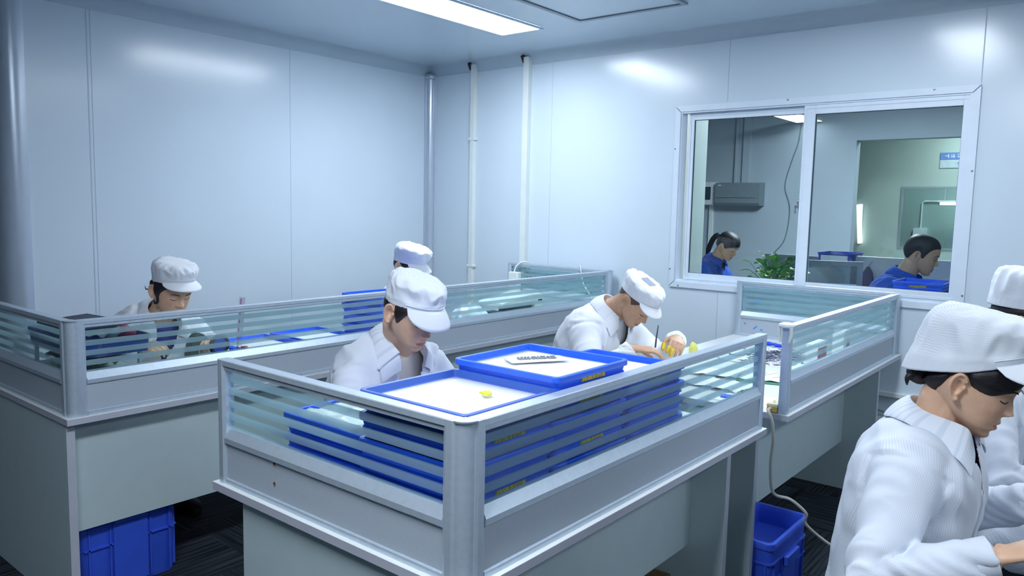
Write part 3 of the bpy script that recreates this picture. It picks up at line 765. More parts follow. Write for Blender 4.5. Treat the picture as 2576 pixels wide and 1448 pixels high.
bm = B(); box(bm, -.16, -.10, 0, .16, .10, .012, .003); o = obj('dark_folder', bm, mat('navy_folder', '#1d1f3c', rough=.5)); o.location = (1.66, -3.52, 1.045); o.rotation_euler = (.05, 0, .1); tag(o, 'dark navy folder on top of the papers in the blue box', 'folder')
bm = B(); box(bm, -.035, -.05, 0, .035, .05, .03, .004); o = obj('pink_pad', bm, mat('pink_paper', '#c04a72', rough=.7)); o.location = (1.75, -3.425, 1.0); o.rotation_euler = (0, .25, .2); tag(o, 'pink note pad sticking up from the blue box on the left bench', 'note pad')
# magnifier with round base and oval hood
t = thing('bench_magnifier', 'dark green hooded bench magnifier in front of the person with dark curls', 'magnifier', (1.55, -2.95, ZT))
M_dgreen = mat('dark_green_plastic', '#33483f', rough=.4)
bm = B(); box(bm, 1.46, -3.06, ZT, 1.63, -2.83, ZT+.014, .004); obj('base', bm, M_dark, t)
hood = [(-3.045, .765), (-3.045, .85), (-3.035, .895), (-3.018, .925), (-2.998, .941), (-2.975, .932), (-2.944, .90), (-2.972, .905), (-2.990, .893), (-3.0, .868), (-2.998, .765)]
bm = B(); loft(bm, [[Vector((x, y, z)) for y, z in hood] for x in (1.525, 1.575)]); obj('hood', bm, M_dgreen, t, bevel=.004)
bm = B(); c = Vector((1.55, -2.887, .868)); tube(bm, [c + Vector((0, .042*math.cos(2*PI*k/24), .042*math.sin(2*PI*k/24))) for k in range(25)], .009, 8); tube(bm, [(1.55, -2.887, .765), (1.55, -2.887, .828)], .008, 8); ring = obj('lens_ring', bm, M_dark, t, smooth=True, angle=180)
bm = B(); loft(bm, [[Vector((x, c.y + .036*math.cos(2*PI*k/20), c.z + .036*math.sin(2*PI*k/20))) for k in range(20)] for x in (1.547, 1.553)]); obj('lens', bm, mat('blue_tinted_lens', '#3a56b8', rough=.1), ring)
# small things around it
for k, (x, y, w, d, h, m, nm, lab, cat) in enumerate((
    (1.32, -3.085, .05, .05, .03, mat('orange_plastic', '#f08a1e', rough=.5), 'orange_lid', 'small orange lid beside the hooded magnifier on the left bench', 'lid'),
    (1.60, -3.00, .06, .09, .075, M_desk, 'white_carton', 'small pale carton behind the striped glass, left of the magnifier lens', 'carton'),
    (1.60, -2.90, .05, .07, .08, M_desk, 'white_carton', 'small pale carton behind the striped glass, below the magnifier lens', 'carton'))):
    bm = B(); box(bm, x-w/2, y-d/2, ZT, x+w/2, y+d/2, ZT+h, .003); o = obj(nm, bm, m); tag(o, lab, cat)
for k, (x, y, m, lab) in enumerate(((1.62, -2.80, mat('red_cap', '#c2302f', rough=.4), 'small jar with a red top behind the striped glass of the left bench'), (1.66, -2.775, mat('green_cap', '#63c463', rough=.4), 'small jar with a green top behind the striped glass of the left bench'), (1.60, -2.75, mat('dark_red_cap', '#7b2f3a', rough=.4), 'small jar with a dark red top behind the striped glass of the left bench'))):
    t = thing('small_jar', lab, 'jar', (x, y, ZT), 0, 'small jars on the left bench')
    bm = B(); lathe(bm, [(.016, 0), (.018, .004), (.018, .075), (.015, .08)], x, y, ZT, 16); obj('glass', bm, M_pvc, t, smooth=True, angle=40)
    bm = B(); lathe(bm, [(.017, .08), (.017, .105 - .012*k), (.014, .108 - .012*k)], x, y, ZT, 16); obj('lid', bm, m, t, smooth=True, angle=40)
t = thing('glass_tube', 'tall thin clear tube with a red line standing behind the left partition', 'tube', (1.5, -2.755, ZT))
M_clear = glass_mat('clear_tube_glass', (.86, .84, .88))
bm = B(); tube(bm, [(1.5, -2.765, ZT), (1.5, -2.733, 1.075)], .014, 16, caps=False); obj('tube_wall', bm, M_clear, t, smooth=True)
bm = B(); tube(bm, [(1.508, -2.778, ZT), (1.508, -2.745, 1.07)], .0022, 6); obj('red_line', bm, mat('red_line', '#b8485a', rough=.5), t)
bm = B(); tube(bm, [(1.5, -2.768, .752), (1.5, -2.764, .80)], .024, 14); obj('foot', bm, M_pvc, t, smooth=True, angle=40)
# flat blue trays with white sheets, along the left bench
for k, (x, y, z, lab) in enumerate(((1.24, -2.50, ZT, 'flat blue tray lined with white paper on the left bench, nearer the magnifier'), (1.62, -2.33, ZT, 'flat blue tray lined with white paper close to the striped glass of the left bench'), (1.22, -2.13, ZT, 'flat blue tray lined with white paper farther along the left bench, away from the glass'))):
    put_tray(proto_n, x, y, z, lab, 'flat trays on the left bench', .85, 0)
    paper('paper_sheet', 'white liner sheet in the %s flat blue tray of the left bench' % ('first', 'glass-side', 'farthest')[k], 'paper', x, y, z+.028, TW-.03, TD-.03, th=.004, warp=.0006, seed=k)
bm = B(); lathe(bm, [(.012, 0), (.012, .018), (.006, .024), (.004, .034), (.001, .035)], seg=14); o = obj('small_bottle', bm, mat('dark_bottle', '#2d3438', rough=.3), smooth=True, angle=40); o.location = (1.66, -2.34, ZT+.0335); tag(o, 'tiny dark bottle on the glass-side flat tray of the left bench', 'bottle')
# tall stack of blue trays at the far half
stack(1.50, -1.84, 5, .056, 'on the far half of the left bench', 'trays on the far half of the left bench', 9, labelled=False)
for k, (x, y) in enumerate(((1.66, -2.22),)):
    bm = B(); box(bm, x-.05, y-.05, ZT, x+.05, y+.05, ZT+.04, .006); o = obj('grey_block', bm, M_carcass); tag(o, 'low grey block between the tray stack and the flat trays', 'block')
# far end of the left bench: cream bench machine, white bags, charger
t = thing('bench_machine', 'cream benchtop machine with dark slots at the far end of the left bench', 'machine', (1.40, -.55, ZT))
M_cm = mat('cream_enamel', '#d5e0da', rough=.35)
bm = B(); box(bm, 1.30, -.78, ZT, 1.52, -.46, ZT+.045, .006, 2); obj('base', bm, M_cm, t)
bm = B(); loft(bm, [[Vector((x, y, z)) for y, z in ((-.80, .86), (-.80, .885), (-.50, .925), (-.36, .925), (-.33, .90), (-.38, .76), (-.45, .76), (-.43, .862))] for x in (1.30, 1.52)]); obj('head', bm, M_cm, t, bevel=.006)
for k, (y0, y1, z0, z1) in enumerate(((-.77, -.47, .815, .855), (-.40, -.345, .858, .885), (-.412, -.366, .805, .832))):
    bm = B(); box(bm, 1.46, y0, z0, 1.5215, y1, z1, .004); obj('slot', bm, M_dark, t)
bm = B(); box(bm, 1.515, -.775, .862, 1.524, -.46, .868); obj('edge_strip', bm, M_dkhole, t)
bm = B(); box(bm, 1.52, -.80, ZT, 1.72, -.50, ZT+.05, .004); o = obj('pale_box', bm, M_desk); tag(o, 'long pale box in front of the cream bench machine', 'box')
crumple('white_bag', 'lumpy white plastic bag at the far seat of the left bench', 'bag', 1.70, -1.32, ZT, .09, .12, .11, M_film, 3)
bm = B(); box(bm, -.03, -.03, 0, .03, .03, .035, .004); o = obj('brown_block', bm, mat('brown_label', '#8d7765', rough=.8)); o.location = (1.75, -1.16, ZT+.0); tag(o, 'small brown block by the lumpy white bag', 'block')
bm = B(); box(bm, 1.57, -1.07, ZT, 1.66, -.95, ZT+.11, .006); o = obj('dark_box', bm, M_dark); tag(o, 'small dark box left of the cream bench machine', 'box')
t = thing('charger', 'white charger hanging over the far end partition of the left bench by its lead', 'charger', (1.07, -.10, .93))
bm = B(); box(bm, 1.02, -.135, .86, 1.115, -.085, 1.035, .008, 2); obj('body', bm, M_pvc, t)
bm = B(); box(bm, 1.035, -.1365, .93, 1.10, -.1345, .975); obj('label', bm, mat('pale_blue_label', '#a9c9ee', rough=.6), t)
bm = B(); tube(bm, [(1.06, -.11, 1.03), (1.07, -.10, 1.075), (1.10, -.075, 1.108), (1.13, -.045, 1.112), (1.14, -.022, 1.08), (1.14, -.02, .9)], .006, 8, smooth_n=5); obj('lead', bm, M_pvc, t, smooth=True, angle=180)
bm = B(); tube(bm, [(1.62, -.022, .85), (1.62, -.022, 1.06), (1.63, -.045, 1.112), (1.66, -.078, 1.112), (1.69, -.10, 1.05), (1.72, -.11, .98), (1.80, -.13, .90), (1.83, -.15, .80), (1.80, -.2, .757), (1.6, -.3, .757)], .004, 8, smooth_n=5); o = obj('white_cable', bm, M_pvc, smooth=True, angle=180); tag(o, 'thin white cable draped over the far end partition of the left bench', 'cable')
film('white_papers', 1.52, -.22, ZT, .30, .22, .02, 'white papers and clear bags lying at the far end of the left bench', 'paper', M_white, 8, 14)
# ================================================================ PEOPLE
from mathutils.bvhtree import BVHTree
def skin_mat(name, col, lip, rough=0.5):
    m = bpy.data.materials.new(name); m.use_nodes = True; nt = m.node_tree; b = nt.nodes['Principled BSDF']
    b.inputs['Roughness'].default_value = rough; b.inputs['Specular IOR Level'].default_value = 0.35
    at = nt.nodes.new('ShaderNodeAttribute'); at.attribute_name = 'lip'
    n = nt.nodes.new('ShaderNodeTexNoise'); n.inputs['Scale'].default_value = 45; n.inputs['Detail'].default_value = 4
    tc = nt.nodes.new('ShaderNodeTexCoord'); nt.links.new(tc.outputs['Object'], n.inputs['Vector'])
    r = nt.nodes.new('ShaderNodeValToRGB'); c = lin(col)
    r.color_ramp.elements[0].position = 0.3; r.color_ramp.elements[0].color = tuple(x*0.93 for x in c) + (1,)
    r.color_ramp.elements[1].position = 0.7; r.color_ramp.elements[1].color = tuple(min(1, x*1.05) for x in c) + (1,)
    nt.links.new(n.outputs['Fac'], r.inputs[0])
    mx = nt.nodes.new('ShaderNodeMix'); mx.data_type = 'RGBA'
    nt.links.new(at.outputs['Fac'], mx.inputs[0]); nt.links.new(r.outputs[0], mx.inputs[6]); mx.inputs[7].default_value = lin(lip) + (1,)
    nt.links.new(mx.outputs[2], b.inputs['Base Color'])
    b.inputs['Subsurface Weight'].default_value = 0.08; b.inputs['Subsurface Radius'].default_value = (0.012, 0.006, 0.003); b.inputs['Subsurface Scale'].default_value = 0.5
    return m
def cloth_mat(name, col, line, freq, axis=(1, 0.35, 0), amp=1.0, rough=0.85, weave=0.1):
    m = bpy.data.materials.new(name); m.use_nodes = True; nt = m.node_tree; b = nt.nodes['Principled BSDF']
    b.inputs['Roughness'].default_value = rough; b.inputs['Specular IOR Level'].default_value = 0.25
    tc = nt.nodes.new('ShaderNodeTexCoord'); at = nt.nodes.new('ShaderNodeAttribute'); at.attribute_name = 'u'   # cloth coordinate across the stripes
    def mth(op, a, v):
        n = nt.nodes.new('ShaderNodeMath'); n.operation = op; nt.links.new(a, n.inputs[0]); n.inputs[1].default_value = v; return n.outputs[0]
    fr = mth('FRACT', mth('MULTIPLY_ADD', at.outputs['Fac'], freq), 0); fr.node.inputs[0].links[0].from_node.inputs[2].default_value = 0.55
    r = nt.nodes.new('ShaderNodeValToRGB'); e = r.color_ramp.elements
    e[0].position = 0.0; e[0].color = lin(line) + (1,); e[1].position = 0.32; e[1].color = lin(col) + (1,)
    x = e.new(0.22); x.color = lin(line) + (1,)
    x = e.new(0.9); x.color = lin(col) + (1,)
    nt.links.new(fr, r.inputs[0]); nt.links.new(r.outputs[0], b.inputs['Base Color'])
    n = nt.nodes.new('ShaderNodeTexNoise'); n.inputs['Scale'].default_value = 55; n.inputs['Detail'].default_value = 5; nt.links.new(tc.outputs['Object'], n.inputs['Vector'])
    bp = nt.nodes.new('ShaderNodeBump'); bp.inputs['Strength'].default_value = weave; bp.inputs['Distance'].default_value = 0.004
    nt.links.new(n.outputs['Fac'], bp.inputs['Height']); nt.links.new(bp.outputs[0], b.inputs['Normal'])
    return m
M_skin_f = skin_mat('skin_light', '#e0b698', '#b8766c')
M_skin_m = skin_mat('skin_tan', '#c89f82', '#9d685e')
M_coat = cloth_mat('antistatic_white_cloth', '#dde3ed', '#cdd6e3', 240)
M_coat2 = cloth_mat('plain_white_cloth', '#e9ecf2', '#e3e8ef', 240)
M_capm = cloth_mat('antistatic_cap_cloth', '#e6ebf2', '#d6dee9', 220)
M_polo = cloth_mat('royal_blue_polo', '#2a56b8', '#2850ad', 300)
M_beige = mat('beige_tee_cloth', '#d5cfc6', rough=0.9, var=0.03)
M_navy = mat('navy_polo_cloth', '#1f2f8a', rough=0.9, var=0.05)
M_trou = mat('dark_trouser_cloth', '#20242e', rough=0.9, var=0.08)
M_shoe = mat('black_shoe_rubber', '#17181b', rough=0.6)
M_hair = mat('black_hair', '#17141a', rough=0.55, var=0.5, scale=40, stretch=(0.6, 6, 6), bump=0.5)
M_hair2 = mat('dark_brown_hair', '#241c1c', rough=0.45, var=0.5, scale=40, stretch=(0.6, 6, 6), bump=0.5)
M_brow = mat('brow_hair', '#3a2c28', rough=0.8)
M_lash = mat('lash_line', '#241a1a', rough=0.8)
M_mesh = mat('grey_vent_mesh', '#9ba7b6', rough=0.9, var=0.1, scale=400)
M_cot = mat('yellow_latex', '#e3c13c', rough=0.5, var=0.05)

def interp(tab, z):
    """tab: list of (z, value) descending z; catmull-rom in z"""
    if z >= tab[0][0]: return tab[0][1]
    if z <= tab[-1][0]: return tab[-1][1]
    for i in range(len(tab)-1):
        if tab[i][0] >= z >= tab[i+1][0]:
            z0, z1 = tab[i][0], tab[i+1][0]; t = (z0-z)/(z0-z1)
            p1, p2 = tab[i][1], tab[i+1][1]
            m1 = (p2 - tab[i-1][1])/(z1 - tab[i-1][0]) if i > 0 else (p2-p1)/(z1-z0)
            m2 = (tab[i+2][1] - p1)/(tab[i+2][0] - z0) if i+2 < len(tab) else (p2-p1)/(z1-z0)
            h = z1 - z0; t2, t3 = t*t, t*t*t
            return (2*t3-3*t2+1)*p1 + (t3-2*t2+t)*h*m1 + (-2*t3+3*t2)*p2 + (t3-t2)*h*m2
HXF = [(.118, .012), (.112, .036), (.10, .058), (.08, .077), (.055, .089), (.025, .0935), (0, .0875), (-.02, .0875), (-.045, .0885), (-.06, .0905), (-.072, .0885), (-.082, .0885), (-.092, .083), (-.104, .0835), (-.112, .076), (-.118, .058)]
HXB = [(.118, -.03), (.112, -.05), (.10, -.07), (.08, -.088), (.05, -.099), (.02, -.102), (0, -.100), (-.03, -.090), (-.05, -.074), (-.07, -.046), (-.085, -.016), (-.10, .012), (-.112, .034), (-.118, .048)]
HW = [(.118, .020), (.112, .037), (.10, .052), (.08, .066), (.05, .0745), (.02, .0765), (0, .0755), (-.03, .0715), (-.05, .0665), (-.07, .0585), (-.085, .0495), (-.10, .0365), (-.112, .022), (-.118, .010)]
HXC = [(.118, -.012), (.05, -.01), (0, -.008), (-.04, 0.0), (-.07, .02), (-.10, .046), (-.118, .054)]
def G(x): return math.exp(-x*x)
class Head:
    def __init__(s, pos, pitch, yaw=0, roll=0, size=1.0, nose=1.0, fat=1.0, sq=.72):
        s.sq = sq   # how far the cap presses the crown down
        s.R = (Matrix.Rotation(yaw, 4, 'Z') @ Matrix.Rotation(pitch, 4, 'Y') @ Matrix.Rotation(roll, 4, 'X'))
        s.M = Matrix.Translation(Vector(pos)) @ s.R @ Matrix.Scale(size, 4); s.Mi = s.M.inverted(); s.nose = nose; s.fat = fat
    def w(s, *p): return s.M @ Vector(p)
    def d(s, *p): return (s.R.to_3x3() @ Vector(p)).normalized()
    def pt(s, th, z, off=0.0, feat=True):
        xc = interp(HXC, z); c, sn = math.cos(th), math.sin(th)
        wd = interp(HW, z)*(1 + (s.fat-1)*min(1, max(0, (0.06-z)/0.06))) + off
        if c >= 0: a = interp(HXF, z) - xc + off; n = 2.25
        else: a = xc - interp(HXB, z) + off; n = 2.0
        x = xc + math.copysign(abs(c)**(2/n), c)*a; y = math.copysign(abs(sn)**(2/n), sn)*wd
        if feat and c > 0:
            ay = abs(y); k = min(1, c*3)
            dx = -0.0075*G((ay-.031)/.016)*G((z-.003)/.011) + 0.0052*G((ay-.032)/.012)*G((z+.003)/.0075)
            dx += 0.0022*G((ay-.028)/.02)*G((z-.021)/.007)
            hz = 0.0
            if z < .016:
                if z > -.034: t = (.016-z)/.05; hz = 0.0215*s.nose*(t**1.25)*1.0
                else: t = min(1, (-.034-z)/.013); hz = 0.0215*s.nose*(1-t*t*(3-2*t))
            sg = 0.0075 + 0.004*min(1, max(0, (.016-z)/.05))
            dx += hz*G(y/sg) + 0.0095*s.nose*G((ay-.0125)/.0058)*G((z+.0375)/.0065)
            dx += 0.0045*G(y/.018)*G((z+.0635)/.0045) + 0.005*G(y/.0165)*G((z+.0785)/.005) - 0.0035*G(y/.022)*G((z+.071)/.0018)
            dx += 0.003*G(y/.018)*G((z+.104)/.009) + 0.0035*s.fat*G((ay-.044)/.018)*G((z+.032)/.018)
            dx -= 0.0016*G((ay-.026-(-.045-z)*.25)/.005)*G((z+.055)/.014)
            x += dx*k
        if z > .05: z = .05 + (z-.05)*s.sq
        return Vector((x, y, z))
    def surf(s, y, z, off=0.0):
        lo, hi = 0.0, PI/2
        for _ in range(30):
            m = (lo+hi)/2
            if abs(s.pt(m, z).y) < abs(y): lo = m
            else: hi = m
        p = s.pt(lo, z); return Vector((p.x+off, math.copysign(abs(p.y), y), z))
    def build(s, bm, nt=110, nz=110):
        rings = []
        for i in range(nz+1):
            t = i/nz; z = .118 - .236*(0.5-0.5*math.cos(PI*t)) if False else .118 - .236*t
            rings.append([s.M @ s.pt(2*PI*k/nt, z) for k in range(nt)])
        top = [s.M @ (Vector((-.012, 0, .05 + .0705*s.sq)) + (s.pt(2*PI*k/nt, .118)-Vector((-.012, 0, .05 + .068*s.sq)))*0.3) for k in range(nt)]
        loft(bm, [top] + rings)
    def ears(s, bm):
        for sg in (-1, 1):
            c = Vector((-.014, sg*.0765, -.010))
            fr = Vector((math.cos(.42), -sg*math.sin(.42)*0.9, 0)).normalized()  # towards the face
            upv = Vector((-.12, sg*.10, 1)).normalized(); out = fr.cross(upv)*(-sg); out = out if out.y*sg > 0 else -out
            def E(a, r, o=0.0): 
                rx, rz = .0175, .031
                if math.sin(a) < 0: rx *= 1 - 0.28*(-math.sin(a))
                return s.M @ (c + out*0.006 + (-fr)*0.004 + fr*(rx*r*math.cos(a)) + upv*(rz*r*math.sin(a)) + out*o)
            n = 22
            rim = [E(a, 1.0, 0.006) for a in [0.55 + (2*PI-1.5)*k/n for k in range(n+1)]]
            tube(bm, rim, [.0036]*4 + [.0044]*(n-7) + [.005]*4, 8)
            # bowl
            rings = []
            for r, o in ((1.0, -.003), (1.02, .003), (0.86, .0035), (0.62, .006), (0.45, -.001), (0.2, -.004), (0.02, -.004)):
                rings.append([E(2*PI*k/20, r, o) for k in range(20)])
            loft(bm, [[E(2*PI*k/20, .02, -.010) for k in range(20)], [E(2*PI*k/20, .8, -.010) for k in range(20)]] + rings)
            p = E(-1.75, .86, .002); ellipsoid(bm, p, .0072, .005, .0085)
            p = E(0.1, .75, .004); ellipsoid(bm, p, .005, .004, .006)
def blob_ring(c, f, l, a, b, n=24, fa=1.0):
    out = []
    for k in range(n):
        t = 2*PI*k/n; cs, sn = math.cos(t), math.sin(t)
        aa = a*(fa if cs > 0 else 1.0)
        out.append(c + f*(math.copysign(abs(cs)**0.85, cs)*aa) + l*(math.copysign(abs(sn)**0.85, sn)*b))
    return out
def remesh(bm, voxel, smooth=2, fac=0.4):
    me = bpy.data.meshes.new('tmp'); bmesh.ops.recalc_face_normals(bm, faces=bm.faces); bm.to_mesh(me); bm.free()
    o = bpy.data.objects.new('tmp', me); COL.objects.link(o)
    md = o.modifiers.new('r', 'REMESH'); md.mode = 'VOXEL'; md.voxel_size = voxel
    dg = bpy.context.evaluated_depsgraph_get(); dg.update()
    r = bpy.data.meshes.new_from_object(o.evaluated_get(dg))
    bpy.data.objects.remove(o); bpy.data.meshes.remove(me)
    b2 = B(); b2.from_mesh(r); bpy.data.meshes.remove(r)
    for _ in range(smooth): bmesh.ops.smooth_vert(b2, verts=b2.verts, factor=fac, use_axis_x=True, use_axis_y=True, use_axis_z=True)
    return b2
def ik(S_, W_, l1, l2, pole):
    d = W_ - S_; L = min(d.length, (l1+l2)*0.999); u = d.normalized()
    a = (l1*l1 - l2*l2 + L*L)/(2*L); h = math.sqrt(max(1e-6, l1*l1 - a*a))
    p = (pole - u*pole.dot(u)).normalized()
    return S_ + u*a + p*h
def hand(bm, wr, f, n, side, curls=(0.5, 0.55, 0.6, 0.65), thumb=(0.5, 0.6), scale=1.0, spread=0.06):
    """wr wrist, f finger direction, n palm normal, side +1 if the thumb lies on f x n"""
    f = f.normalized(); n = (n - f*n.dot(f)).normalized(); l = f.cross(n)*side; k = scale
    R_ = []
    for t, wd, th in ((-.03, .026, .020), (0, .027, .019), (.02, .033, .018), (.05, .040, .016), (.08, .041, .0135), (.09, .038, .011)):
        R_.append(blob_ring(wr + f*t*k, n, l, th*k*.8, wd*k, 18))
    loft(bm, R_)
    tips = []
    for i, (o, ln, r) in enumerate(((.030, .072, .0088), (.010, .080, .0092), (-.010, .074, .0088), (-.029, .058, .0078))):
        p = wr + f*.082*k + l*o*k; a = 0; d0 = (f + l*(o*spread*22)*0.5).normalized(); pts = [p - f*.02*k, p]; c = curls[i]
        for j, seg in enumerate((.45, .32, .23)):
            a += c*(0.9, 1.0, 0.7)[j]
            d = d0*math.cos(a) + n*math.sin(a); p = p + d*ln*seg*k; pts.append(p)
        tube(bm, pts, [r*k*1.05, r*k*1.05, r*k*.98, r*k*.9, r*k*.72], 10, smooth_n=3)
        ellipsoid(bm, pts[-1], r*k*.72, r*k*.72, r*k*.72, 10, 6); tips.append((pts[-2], pts[-1], r*k))
    p = wr + f*.02*k + l*.026*k; d = (f*.62 + l*.62 + n*thumb[0]).normalized()
    q = p + d*.042*k; d2 = (f*.85 + l*(.2-thumb[1]*.4) + n*thumb[1]).normalized(); q2 = q + d2*.032*k; d3 = (f*.9 + n*thumb[1] - l*.1).normalized(); q3 = q2 + d3*.026*k
    tube(bm, [p - d*.01*k, p, q, q2, q3], [.014*k, .0135*k, .011*k, .0098*k, .0078*k], 10, smooth_n=3)
    ellipsoid(bm, q3, .0078*k, .0078*k, .0078*k, 10, 6); tips.append((q2, q3, .0098*k))
    return tips
def person(name, label, head, hip, wrL, wrR, sex='f', coat='lab', shirt=None, cap=None, hair=None, neck=(-.052, -.082), hands=None, voxel=0.003, skin=None, build=1.0, vdepth=.13, slump=.05, group=None, seed=1, elbow_out=0.6, hairm=None, short=False, coatm=None):
    hip = Vector(hip); t = thing('person', label, 'person', (hip.x, hip.y, 0), 0, group)
    A = head.w(-.03, 0, -.07)
    N = A + Vector((neck[0], 0, neck[1])); N.y = (head.w(0, 0, 0).y*0.7 + hip.y*0.3)
    # spine (bezier) from below the seat to the neck base
    H0 = hip + Vector((0, 0, -0.06)); mid = (H0 + N)*0.5 + Vector((-slump, 0, 0.02))
    def sp(u): return (H0*(1-u)**2 + mid*2*u*(1-u) + N*u*u)
    def tg(u): return ((mid-H0)*2*(1-u) + (N-mid)*2*u).normalized()
    LAT = Vector((0, 1, 0)); k = build
    tab = [(0, .130, .195), (.15, .138, .200), (.35, .130, .190), (.55, .128, .190), (.72, .128, .200), (.84, .118, .196), (.91, .098, .172), (.96, .080, .125), (1.0, .064, .078)]
    def torso(off, u0=0.0, u1=1.0):
        out = []
        for i in range(25):
            u = u0 + (u1-u0)*i/24
            a = interp([(-x[0], x[1]) for x in tab], -u)*k + off; b = interp([(-x[0], x[2]) for x in tab], -u)*k + off
            tt = tg(u); f = LAT.cross(tt).normalized(); out.append(blob_ring(sp(u), f, LAT, a, b, 28, 1.05))
        return out
    tN = tg(1.0); fN = LAT.cross(tN).normalized()
    arms = []
    for sg, wr in ((1, wrL), (-1, wrR)):
        wr = Vector(wr); sh = sp(0.86) + LAT*sg*(.158*k) + fN*0.005
        el = ik(sh, wr, .285, .255, Vector((-0.25, sg*elbow_out, -0.75))); arms.append((sg, sh, el, wr))
    # ---------------- body: one continuous skin
    bm = B(); head.build(bm); head.ears(bm)
    nr = .054 if sex == 'f' else .060
    a0 = head.w(-.028, 0, -.03); a1 = head.w(-.030, 0, -.075)
    tube(bm, [a0, a1, (a1+N)*0.5 + Vector((0.004, 0, 0)), N, N - tN*.06], [nr*.96, nr, nr, nr*1.08, nr*1.25], 24)
    loft(bm, torso(-0.035, 0.05, 1.0))
    tips = {}
    for sg, sh, el, wr in arms:
        tube(bm, [sp(.84), sh - LAT*sg*.03, sh, (sh+el)/2, el, (el*0.55+wr*0.45), wr], [.05, .055, .048, .042, .037, .034, .025], 14)
        hp = (hands or {}).get(sg) or dict()
        f = Vector(hp.get('f', (wr-el).normalized())); n = Vector(hp.get('n', (0, 0, -1)))
        tips[sg] = hand(bm, wr, f, n, hp.get('side', 1 if sg < 0 else -1), hp.get('curls', (.35, .4, .45, .5)), hp.get('thumb', (.5, .6)), 1.0 if sex == 'm' else .93)
    bm = remesh(bm, voxel, 2, 0.35)
    Mi = head.Mi
    col = bm.verts.layers.float.new('lip')
    for v in bm.verts:
        q = Mi @ v.co
        if q.x > .06 and abs(q.y) < .04 and -.1 < q.z < -.05:
            zc = -.071; wv = max(0, 1 - (abs(q.y)/.023)**2)
            v[col] = min(1, max(0, 1.5*(1 - abs(q.z-zc)/(.0125*math.sqrt(wv)+1e-4)))) if wv > 0 else 0
        elif q.x > .05: v[col] = 0.16*G((abs(q.y)-.045)/.02)*G((q.z+.035)/.02) + 0.15*G(q.y/.012)*G((q.z+.034)/.01)
    body = obj('body', bm, skin or (M_skin_f if sex == 'f' else M_skin_m), t, smooth=True, angle=180)
    # ---------------- brows, lash lines
    for sg in (-1, 1):
        pts = [head.M @ head.surf(sg*y, z, .0008) for y, z in ((.013, .0185), (.022, .0215), (.034, .0235), (.044, .0215), (.050, .0175))]
        bm = B(); tube(bm, pts, [.0012, .0021, .0022, .0016, .0006], 6, smooth_n=4); obj('eyebrow', bm, M_brow, t, smooth=True)
        pts = [head.M @ head.surf(sg*y, z, .0006) for y, z in ((.0175, -.0055), (.025, -.0080), (.033, -.0090), (.041, -.0080), (.0475, -.0050))]
        bm = B(); tube(bm, pts, [.0006, .0011, .0014, .0015, .0008], 6, smooth_n=4); obj('eyelash', bm, M_lash, t, smooth=True)
    # ---------------- hair
    hm = hairm or M_hair
    if hair:
        low = hair['low']    # list of (deg, z) lower boundary
        bm = B(); nt, nv = 96, 20; rings = []
        zt = hair.get('top', .1175); th_ = hair.get('thick', .008)
        for j in range(nv+1):
            v = j/nv; ring = []
            for i in range(nt):
                a = 2*PI*i/nt; dg = math.degrees(a if a <= PI else 2*PI-a)
                zl = interp([(-x, y) for x, y in low], -dg) + 0.002*noise.noise(Vector((a*9, 0, seed)))
                z = zl + (zt-zl)*v
                tf = th_ if dg > 62 else min(th_, .0045 + max(0, dg-40)*.0002)
                tf *= 1 + hair.get('back', 0)*max(0, min(1, (dg-105)/30))
                o = tf*min(1, 0.08 + v*(hair.get('edge', 6))) + 0.0012*noise.noise(Vector((a*14, z*20, seed)))
                if cap:
                    bz = cap.get('zf', .052) + (cap.get('zb', -.012) - cap.get('zf', .052))*(1-math.cos(a))/2
                    o = o + (min(o, .0015) - o)*max(0, min(1, (z - bz + .004)/.010))
                ring.append(head.M @ (head.pt(a, min(z, .1175), o, feat=False) + Vector((0, 0, .006*v))))
            rings.append(ring)
        # tuck the lower edge into the scalp
        first = []
        for i in range(nt):
            a = 2*PI*i/nt; dg = math.degrees(a if a <= PI else 2*PI-a)
            zl = interp([(-x, y) for x, y in low], -dg) - 0.001
            first.append(head.M @ head.pt(a, zl, -0.004, feat=False))
        loft(bm, [first] + rings)
        hobj = obj('hair', bm, hm, t, smooth=True, angle=180)
        if hair.get('bun'):
            bx, bz, br = hair['bun']; bm = B()
            rings = []
            for i in range(13):
                a = -PI/2 + PI*(i+.001)/12.002
                rings.append([head.w(bx + br*1.0*math.sin(a)*-1*0.9, br*math.cos(a)*math.cos(2*PI*q/26)*(1+.07*math.sin(6*PI*q/13 + a*3)), bz + br*.95*math.cos(a)*math.sin(2*PI*q/26)*(1+.07*math.sin(8*PI*q/13 + a*2))) for q in range(26)])
            loft(bm, rings); obj('bun', bm, hm, hobj, smooth=True, angle=180)
        for pts, r in hair.get('locks', ()):
            bm = B(); P_ = [head.w(*p) for p in pts]
            tube(bm, P_, [r*.6] + [r]*(len(P_)-2) + [r*.15], 9, smooth_n=5); obj('lock', bm, hm, hobj, smooth=True)
    # ---------------- cap
    if cap: make_cap(t, head, cap, seed)
